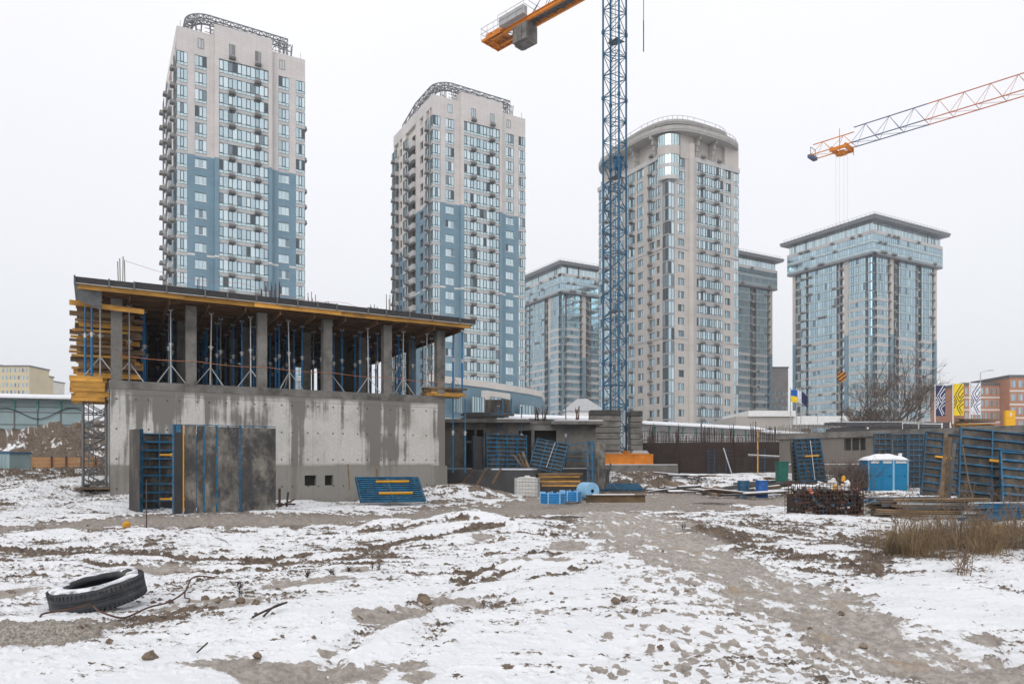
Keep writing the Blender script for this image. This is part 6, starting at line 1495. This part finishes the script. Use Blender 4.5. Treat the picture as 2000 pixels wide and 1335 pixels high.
# street lamp
sl = at(1915,800,110); sl.z = 0; o = thing('street_lamp', 'slender grey street lamp with one arm behind the white banner', 'street lamp', sl); zt = EYE+(HZ-727)/FPX*110
b = MB(); b.tube((0,0,0),(0,0,zt),.10,8,.06); b.build('pole', M['galv'], o)
b = MB(); b.path([(0,0,zt-.1),(.3,0,zt+.1),(1.5,0,zt+.3)],.04,6); b.bx(1.2,1.9,-.1,.1,zt+.27,zt+.36); b.build('lamp_head', M['galv'], o)
# yellow pylon sign with diamond emblem
sg = at(1974,835,90); sg.z = 0; o = thing('pylon_sign', 'yellow pylon sign with a white diamond emblem at the right', 'sign', sg); k_ = 90/FPX; zt = EYE+(HZ-801)/FPX*90
b = MB(); b.bx(-9*k_,9*k_,0,.4,0,zt); b.build('board', M['sign_yellow'], o)
b = MB(); zc = zt-8.0*k_
for s_ in (1,): 
    P = [Vector((0,-.02,zc+4.6*k_)),Vector((3.1*k_,-.02,zc)),Vector((0,-.02,zc-4.6*k_)),Vector((-3.1*k_,-.02,zc))]; Q = [Vector((0,-.02,zc+2.4*k_)),Vector((1.5*k_,-.02,zc)),Vector((0,-.02,zc-2.4*k_)),Vector((-1.5*k_,-.02,zc))]
    for i in range(4): b.quad(P[i],P[(i+1)%4],Q[(i+1)%4],Q[i],0)
b.build('emblem', M['flag_white'], o)
b = MB(); b.bx(-8.5*k_,8.5*k_,-.015,-.002,zt-15.3*k_,zt-14.7*k_); b.build('dividing_line', M['crane_orange'], o)
# ---------------------------------------------------------------- distant housing
def block(name, lab, p, w_, d_, h_, mt, rows, cols, cat='apartment block', rz=0.0, win='glass_grey', wh=.5, ww=.55, band=None, extra=None):
    o = thing(name, lab, cat, p, rz); b = MB(); b.bx(0,w_,0,d_,-.5,h_); b.build('wall', M[mt], o)
    b = MB(); b.bx(-.3,w_+.3,-.3,d_+.3,h_+.003,h_+.7); b.build('roof', M['galv_dark'], o)
    fh = h_/rows; cw = w_/cols; wm = window_mb(cw*ww, fh*wh, 2).mesh('window',[M[win],M['frame_pale'],M['panel_glass'],M['white']]); n = 0; rest = MB()
    cand = [(r_,c_) for r_ in range(rows-1,-1,-1) for c_ in range(cols)]
    for r_, c_ in cand:
        loc = (c_*cw+cw*(1-ww)/2,-.06,r_*fh+fh*.28)
        if n < 100: link('window', wm, o, loc); n += 1
        else: rest.merge(window_mb(cw*ww, fh*wh, 2), loc, 0)
    if rest.v: tag(rest.build('window',[M[win],M['frame_pale'],M['panel_glass'],M['white']],o), kind='stuff')
    if band:
        for r_ in range(1,rows):
            b = MB(); b.bx(-.05,w_+.05,-.12,-.001,r_*fh-.2,r_*fh+.25); b.build('string_course', M[band], o)
    return o
def hgt(py, Y): return EYE+(HZ-py)/FPX*Y
for (x0, x1, py, Y, mt, lab, rows, cols) in ((-90,2,715,330,'yellow_wall','pale yellow apartment block cut off by the left picture edge',13,6),(2,57,716,325,'yellow_wall','pale yellow apartment block, tallest one over the left hoarding',14,7),(57,68,731,345,'yellow_wall','narrow lower wing between the two pale yellow blocks',12,2),(66,97,744,420,'pale','small faint yellowish block farthest right over the left hoarding',13,6)):
    p = at(x0,760,Y); p.z = 0; block('apartment_block', lab, p, (x1-x0)/FPX*Y, 14, hgt(py,Y), mt, rows, cols)
p = at(1497,760,330); p.z = 0; gb = block('apartment_block', 'grey panel block with a stained blank end wall between two glass towers', p, 42/FPX*330, 14, hgt(719,330), 'grey_panel', 14, 6)
b = MB(); b.bx(0,42/FPX*330,-.2,-.1,hgt(765,330),hgt(722,330)); b.build('blank_wall', M['grey_panel'], gb)
p = at(1846,760,520); p.z = 0; block('apartment_block', 'faint pale tower block between the black and the yellow banner', p, 18/FPX*520, 14, hgt(771,520), 'pale', 16, 4)
p = at(1883,760,200); p.z = 0; block('brick_block', 'orange brick apartment block behind the white banner, the lower part', p, 98/FPX*200, 16, hgt(752,200), 'brick_orange', 7, 10, band='pale')
p = at(1972,760,196); p.z = 0; block('brick_block', 'orange brick block with a taller blank top at the right picture edge', p, 70/FPX*196, 16, hgt(737,196), 'brick_orange', 7, 5, band='pale')
p = at(1560,800,170); p.z = 0; block('office_block', 'low grey office front behind the bare tree', p, 300/FPX*170, 10, 11.0, 'spandrel', 3, 22)
# ================================================================ VEGETATION
def bare_tree(p, h_, seed, lab):
    rng_ = random.Random(seed); o = thing('bare_tree', lab, 'tree', p); tk = MB(); cr = MB()
    def grow(mb, q, d, l, r, lev):
        n = 4; pts = [q]; dd = d.copy()
        for i in range(n):
            dd = (dd+Vector((rng_.gauss(0,.16),rng_.gauss(0,.16),rng_.gauss(.05,.10)))).normalized(); pts.append(pts[-1]+dd*l/n)
        mb.path(pts,[r*(1-.14*i) for i in range(n+1)],6 if lev < 2 else 3)
        if lev >= 5: return
        for k in range(4):
            t = rng_.uniform(.35,1.0); i = min(int(t*n),n-1); s_ = pts[i]+(pts[i+1]-pts[i])*(t*n-i)
            a = rng_.uniform(0,2*math.pi); pr = dd.orthogonal().normalized(); pr = Matrix.Rotation(a,3,dd)@pr
            grow(cr, s_, (dd*.75+pr*rng_.uniform(.45,.95)+Vector((0,0,.2))).normalized(), l*rng_.uniform(.55,.78), max(r*.54,.015), lev+1)
    tk.path([(0,0,-.3),(.05,0,.6),(.0,.05,1.5)],[.34,.27,.24],8)
    for k in range(6):
        a = k*1.05+rng_.uniform(-.3,.3); grow(cr, Vector((0,0,1.2+.12*k)), Vector((math.cos(a)*.75,math.sin(a)*.75,.75)).normalized(), h_*.36, .19, 1)
    tk.build('trunk', M['bark'], o); cr.build('crown', M['bark'], o); return o
p = at(1738,838,98); p.z = 3.2; bare_tree(p, 15.5, 4, 'wide leafless tree standing in front of the broad glass tower')
p = at(1690,838,101); p.z = 3.2; bare_tree(p, 8.2, 8, 'smaller leafless tree left of the wide leafless tree')
# dry grass and weeds in the right foreground
rg = random.Random(12); b = MB()
def blade(mb, x, y, z, h_, a, lean, w_):
    dx, dy = math.cos(a), math.sin(a); px_, py_ = -dy*w_, dx*w_; m_ = (x+dx*lean*.35*h_, y+dy*lean*.35*h_, z+h_*.62); e_ = (x+dx*lean*h_, y+dy*lean*h_, z+h_*(1-.35*lean))
    mb._add([(x-px_,y-py_,z),(x+px_,y+py_,z),(m_[0]+px_*.7,m_[1]+py_*.7,m_[2]),(m_[0]-px_*.7,m_[1]-py_*.7,m_[2]),e_],[(0,1,2,3),(3,2,4)],0)
tufts = []
for k in range(52):
    cx = 1735+rg.random()**.9*320; cy = 1100-rg.random()*52-(cx-1730)*.06; big = rg.choice((.35,.5,.7,.95,1.2))
    for q in range(rg.randint(3,9)): tufts.append((cx+rg.gauss(0,16),cy+rg.gauss(0,4.5),big*rg.uniform(.7,1.1),rg.uniform(0,6.28)))
for px, py, s_, dirn in tufts:
    g = gnd(px,py); zg = gz(g.x,g.y)
    for i in range(44): blade(b, g.x+rg.gauss(0,.17), g.y+rg.gauss(0,.17), zg-.05, rg.uniform(.12,.80)**1.0*s_, dirn+rg.gauss(0,1.3), rg.uniform(.1,1.9), rg.uniform(.0015,.0045))
tag(b.build('dry_grass', M['dry']), kind='stuff')
def weed(p, h_, seed, lab, group=None, n=1, mt='dry_weed'):
    rng_ = random.Random(seed); b = MB()
    for s_ in range(n):
        q = Vector((rng_.gauss(0,.06)*(n > 1),rng_.gauss(0,.06)*(n > 1),-.05)); a = rng_.uniform(0,6.28); d = Vector((math.cos(a)*.18,math.sin(a)*.18,1)).normalized(); pts = [q]; hh = h_*rng_.uniform(.7,1)
        for i in range(5): d = (d+Vector((rng_.gauss(0,.08),rng_.gauss(0,.08),0))).normalized(); pts.append(pts[-1]+d*hh/5)
        b.path(pts,[.010*(1-.15*i) for i in range(6)],4)
        for k in range(9):
            i = rng_.randint(1,4); s0 = pts[i]+(pts[i+1]-pts[i])*rng_.random(); a = rng_.uniform(0,6.28); e_ = s0+Vector((math.cos(a)*.55,math.sin(a)*.55,.8))*hh*rng_.uniform(.1,.26); b.path([s0,(s0+e_)/2+Vector((0,0,.02)),e_],[.005,.004,.002],3)
            for j in range(3): f = e_+Vector((rng_.gauss(0,.03),rng_.gauss(0,.03),rng_.uniform(0,.06))); b.path([s0+(e_-s0)*.7,f],[.003,.002],3)
    o = b.build('dry_weed', M[mt], None, p); tag(o, lab, 'weed', group); return o
for k, (px, py, h_, n, lab) in enumerate(((1755,1078,1.0,1,'tall pale forked weed stalk at the left end of the dry grass'),(1850,1040,1.25,2,'tall dark weed stalks rising through the middle of the dry grass'),(1880,1128,.62,7,'dark bushy weed in the snow in front of the dry grass'),(1975,1075,1.35,3,'pale stalks at the right picture edge above the grass'),(1825,1105,.35,5,'low green-brown weed at the near rim of the dry grass'),(1930,1060,1.0,4,'reddish weed stalks between the middle and the right edge of the grass'))):
    g = gnd(px,py); g.z = gz(g.x,g.y); weed(g,h_,k+3,lab,None,n)
for k in range(48):
    px = 1735+rg.random()*290; py = 1088-rg.random()*40; g = gnd(px,py); g.z = gz(g.x,g.y); weed(g, rg.uniform(.5,1.5), 60+k, 'thin brown weed stalk standing in the dry grass clump', 'weed stalks in the dry grass', 1)
for k, (px, py) in enumerate(((470,1148),(597,1112),(655,1112),(675,1108),(730,1105),(1335,1042))):
    g = gnd(px,py); g.z = gz(g.x,g.y); weed(g, .16 if k else .24, 90+k, 'tiny dark weed poking through the snow of the left foreground' if k < 5 else 'tiny dark weed by the icy path', 'tiny weeds in the snow' if k < 5 else None, 2, 'wire')
# ================================================================ FOREGROUND THINGS
def tyre(p):
    o = thing('worn_tyre', 'old truck tyre lying in the snow with snow on its upper sidewall', 'tyre', p, 0, None, Matrix.Rotation(.12,3,'Y').to_euler())
    Ro, Ri, Wd = .535, .30, .285; ro = []
    prof = [(Ri,.045),(Ri+.02,.0),(.40,-.012),(.48,.005),(.522,.04),(Ro,.075),(Ro,.12),(Ro-.012,.125),(Ro-.012,.135),(Ro,.14),(Ro,Wd-.14),(Ro-.012,Wd-.135),(Ro-.012,Wd-.125),(Ro,Wd-.12),(Ro,Wd-.075),(.522,Wd-.04),(.48,Wd-.005),(.40,Wd+.012),(Ri+.02,Wd),(Ri,Wd-.045),(Ri+.03,Wd-.075),(.44,Wd-.09),(.47,Wd/2),(.44,.09),(Ri+.03,.075),(Ri,.045)]
    Mx = Matrix.Rotation(.16,4,'X')@Matrix.Rotation(-.24,4,'Y')
    b = MB(); b.lathe(prof,72,M=Mx); b.build('casing', M['rubber'], o, smooth=True)
    b = MB()
    for i in range(64):
        t = 2*math.pi*i/64
        for zz in (.045,Wd-.045): b.rb(Mx@Vector(((Ro-.006)*math.cos(t),(Ro-.006)*math.sin(t),zz)),(.018,.03+.008*math.sin(i*2.3),.05),Mx.to_3x3()@Matrix.Rotation(t,3,'Z'))
    b.build('tread_lugs', M['rubber'], o)
    b = MB(); ir = []; n = 72; vs = []; fs = []; rs = [Ri+.035,.36,.42,.475,.505]
    for i in range(n):
        t = 2*math.pi*i/n; w1 = .014*math.sin(t*5+1)+.010*math.sin(t*11); gap = .5+.5*math.sin(t*1.0-1.1)
        for k, r in enumerate(rs):
            rr = r+w1*(1 if k in (0,4) else 0)-(.03*(1-gap) if k == 4 else 0); zz = Wd+(-.004,.016,.020,.010,-.006)[k]; vs.append(Mx@Vector((rr*math.cos(t),rr*math.sin(t),zz)))
    b._add(vs,[(i*5+k,((i+1)%n)*5+k,((i+1)%n)*5+k+1,i*5+k+1) for i in range(n) for k in range(4) if not (6 <= i <= 11 and k < 2)],0); b.build('snow_cover', M['snow_dust'], o, smooth=True)
    return o
tp_ = gnd(196,1168); tp_.z = gz(tp_.x,tp_.y)-.0; tyre(tp_+Z*.05)
def curve_obj(name, pts, r, mt, lab, cat, lift=.02):
    b = MB(); Q = []
    for px, py, dz in pts: g = gnd(px,py); Q.append(Vector((g.x,g.y,gz(g.x,g.y)+lift+dz)))
    S = []
    for i in range(len(Q)-1):
        p0, p1, p2, p3 = Q[max(0,i-1)], Q[i], Q[i+1], Q[min(len(Q)-1,i+2)]
        for t in (0,.25,.5,.75): S.append(.5*((2*p1)+(p2-p0)*t+(2*p0-5*p1+4*p2-p3)*t*t+(3*p1-p0-3*p2+p3)*t**3))
    S.append(Q[-1]); b.path(S, r, 6); return tag(b.build(name, M[mt]), lab, cat)
curve_obj('bent_rod', [(78,1203,0),(86,1197,.02),(130,1192,.04),(176,1186,.07),(190,1196,.05),(215,1207,.03),(245,1211,.02),(290,1190,.04),(330,1171,.03),(362,1148,.04),(372,1126,.06),(388,1118,.07),(420,1118,.03)], .011, 'rust', 'long bent rusty wire curling through the snow in front of the tyre', 'wire')
curve_obj('wire_hook', [(362,1148,.05),(361,1160,.03),(370,1166,.04),(369,1172,.02)], .009, 'rust', 'short hooked end of rusty wire right of the tyre', 'wire')
for k, pts in enumerate((((493,1212,0),(520,1204,.03),(560,1190,.05)),((515,1210,0),(535,1200,.05),(556,1194,.06)),((420,1046,0),(440,1052,.02),(447,1056,.0)),((405,1176,0),(398,1184,.0)),((385,1278,0),(405,1262,.01)))):
    curve_obj('dead_twig', pts, .012 if k < 2 else .008, 'wire', 'thin dark dead twig lying on the snow in the left foreground', 'twig')['group'] = 'twigs on the snow'
g = gnd(247,1033); b = MB(); b.lathe([(.01,0),(.09,.01),(.10,.12),(.06,.2),(.01,.22)],12); tag(b.build('yellow_scrap', M['yellow'], None, g+Z*.02, (.5,.3,0)), 'small yellow plastic scrap lying in the snow left of the rusty rod', 'scrap')
# clods of frozen earth thrown up along the ruts
cm_ = []
for s_ in range(5):
    rng_ = random.Random(100+s_); b = MB(); pr = [(.01,-.06),(.10,-.05),(.13,.02),(.10,.09),(.05,.13),(.01,.14)]; b.lathe(pr,9); b.v = [(x*(1+rng_.uniform(-.3,.3)),y*(1+rng_.uniform(-.3,.3)),z*(1+rng_.uniform(-.3,.35))) for x,y,z in b.v]; cm_.append(b.mesh('earth_clod', M['mud']))
rg = random.Random(21)
clods = [(312,1158,1.0),(330,1165,1.2),(300,1163,.9),(270,1160,.8),(826,1168,1.7),(835,1172,1.2),(292,1282,1.2),(700,1212,.8),(18,1142,1.3),(980,1058,1.6),(960,1062,1.2),(990,1030,1.5),(1000,1033,1.4),(880,1022,2.0),(900,1028,2.2),(930,1034,1.6),(860,1052,1.4),(1202,1185,1.0),(1218,1181,.8),(1240,1202,.7),(1290,1262,.6),(400,1155,1.0),(425,1160,1.1),(470,1165,1.3),(500,1172,1.0),(700,1108,1.0),(155,1232,1.2),(165,1226,1.0),(950,1078,1.2),(1010,1070,1.0)]
for k in range(90):
    if rg.random() < .5: px, py = rg.uniform(0,1000), rg.choice((1034,1050,1064,1072,1088,1100))+rg.gauss(0,4)
    else: px, py = rg.uniform(200,1700), rg.uniform(1050,1300)
    clods.append((px,py,rg.uniform(.25,.8)))
for px, py, s_ in clods:
    g = gnd(px,py); g.z = gz(g.x,g.y)-.01; o = link('earth_clod', cm_[rg.randint(0,4)], None, g, (rg.uniform(-.3,.3),rg.uniform(-.3,.3),rg.uniform(0,6.28))); s_ *= .42; o.scale = (s_,s_,s_*.8)
    tag(o, 'frozen brown clod of earth lying loose on the snow', 'clod', 'clods scattered over the snow')

# ================================================================ WINTER HAZE
hz_ = MB(); hz_.bx(-1620,1620,-1620,1620,-3,96)
hm = bpy.data.materials.new('winter_haze'); hm.use_nodes = True; N = hm.node_tree.nodes; N.remove(N['Principled BSDF'])
pv = N.new('ShaderNodeVolumePrincipled'); pv.inputs['Color'].default_value = (1,1,1,1); pv.inputs['Density'].default_value = .00045
hm.node_tree.links.new(pv.outputs[0], N['Material Output'].inputs['Volume'])
tag(hz_.build('haze', hm), kind='stuff')
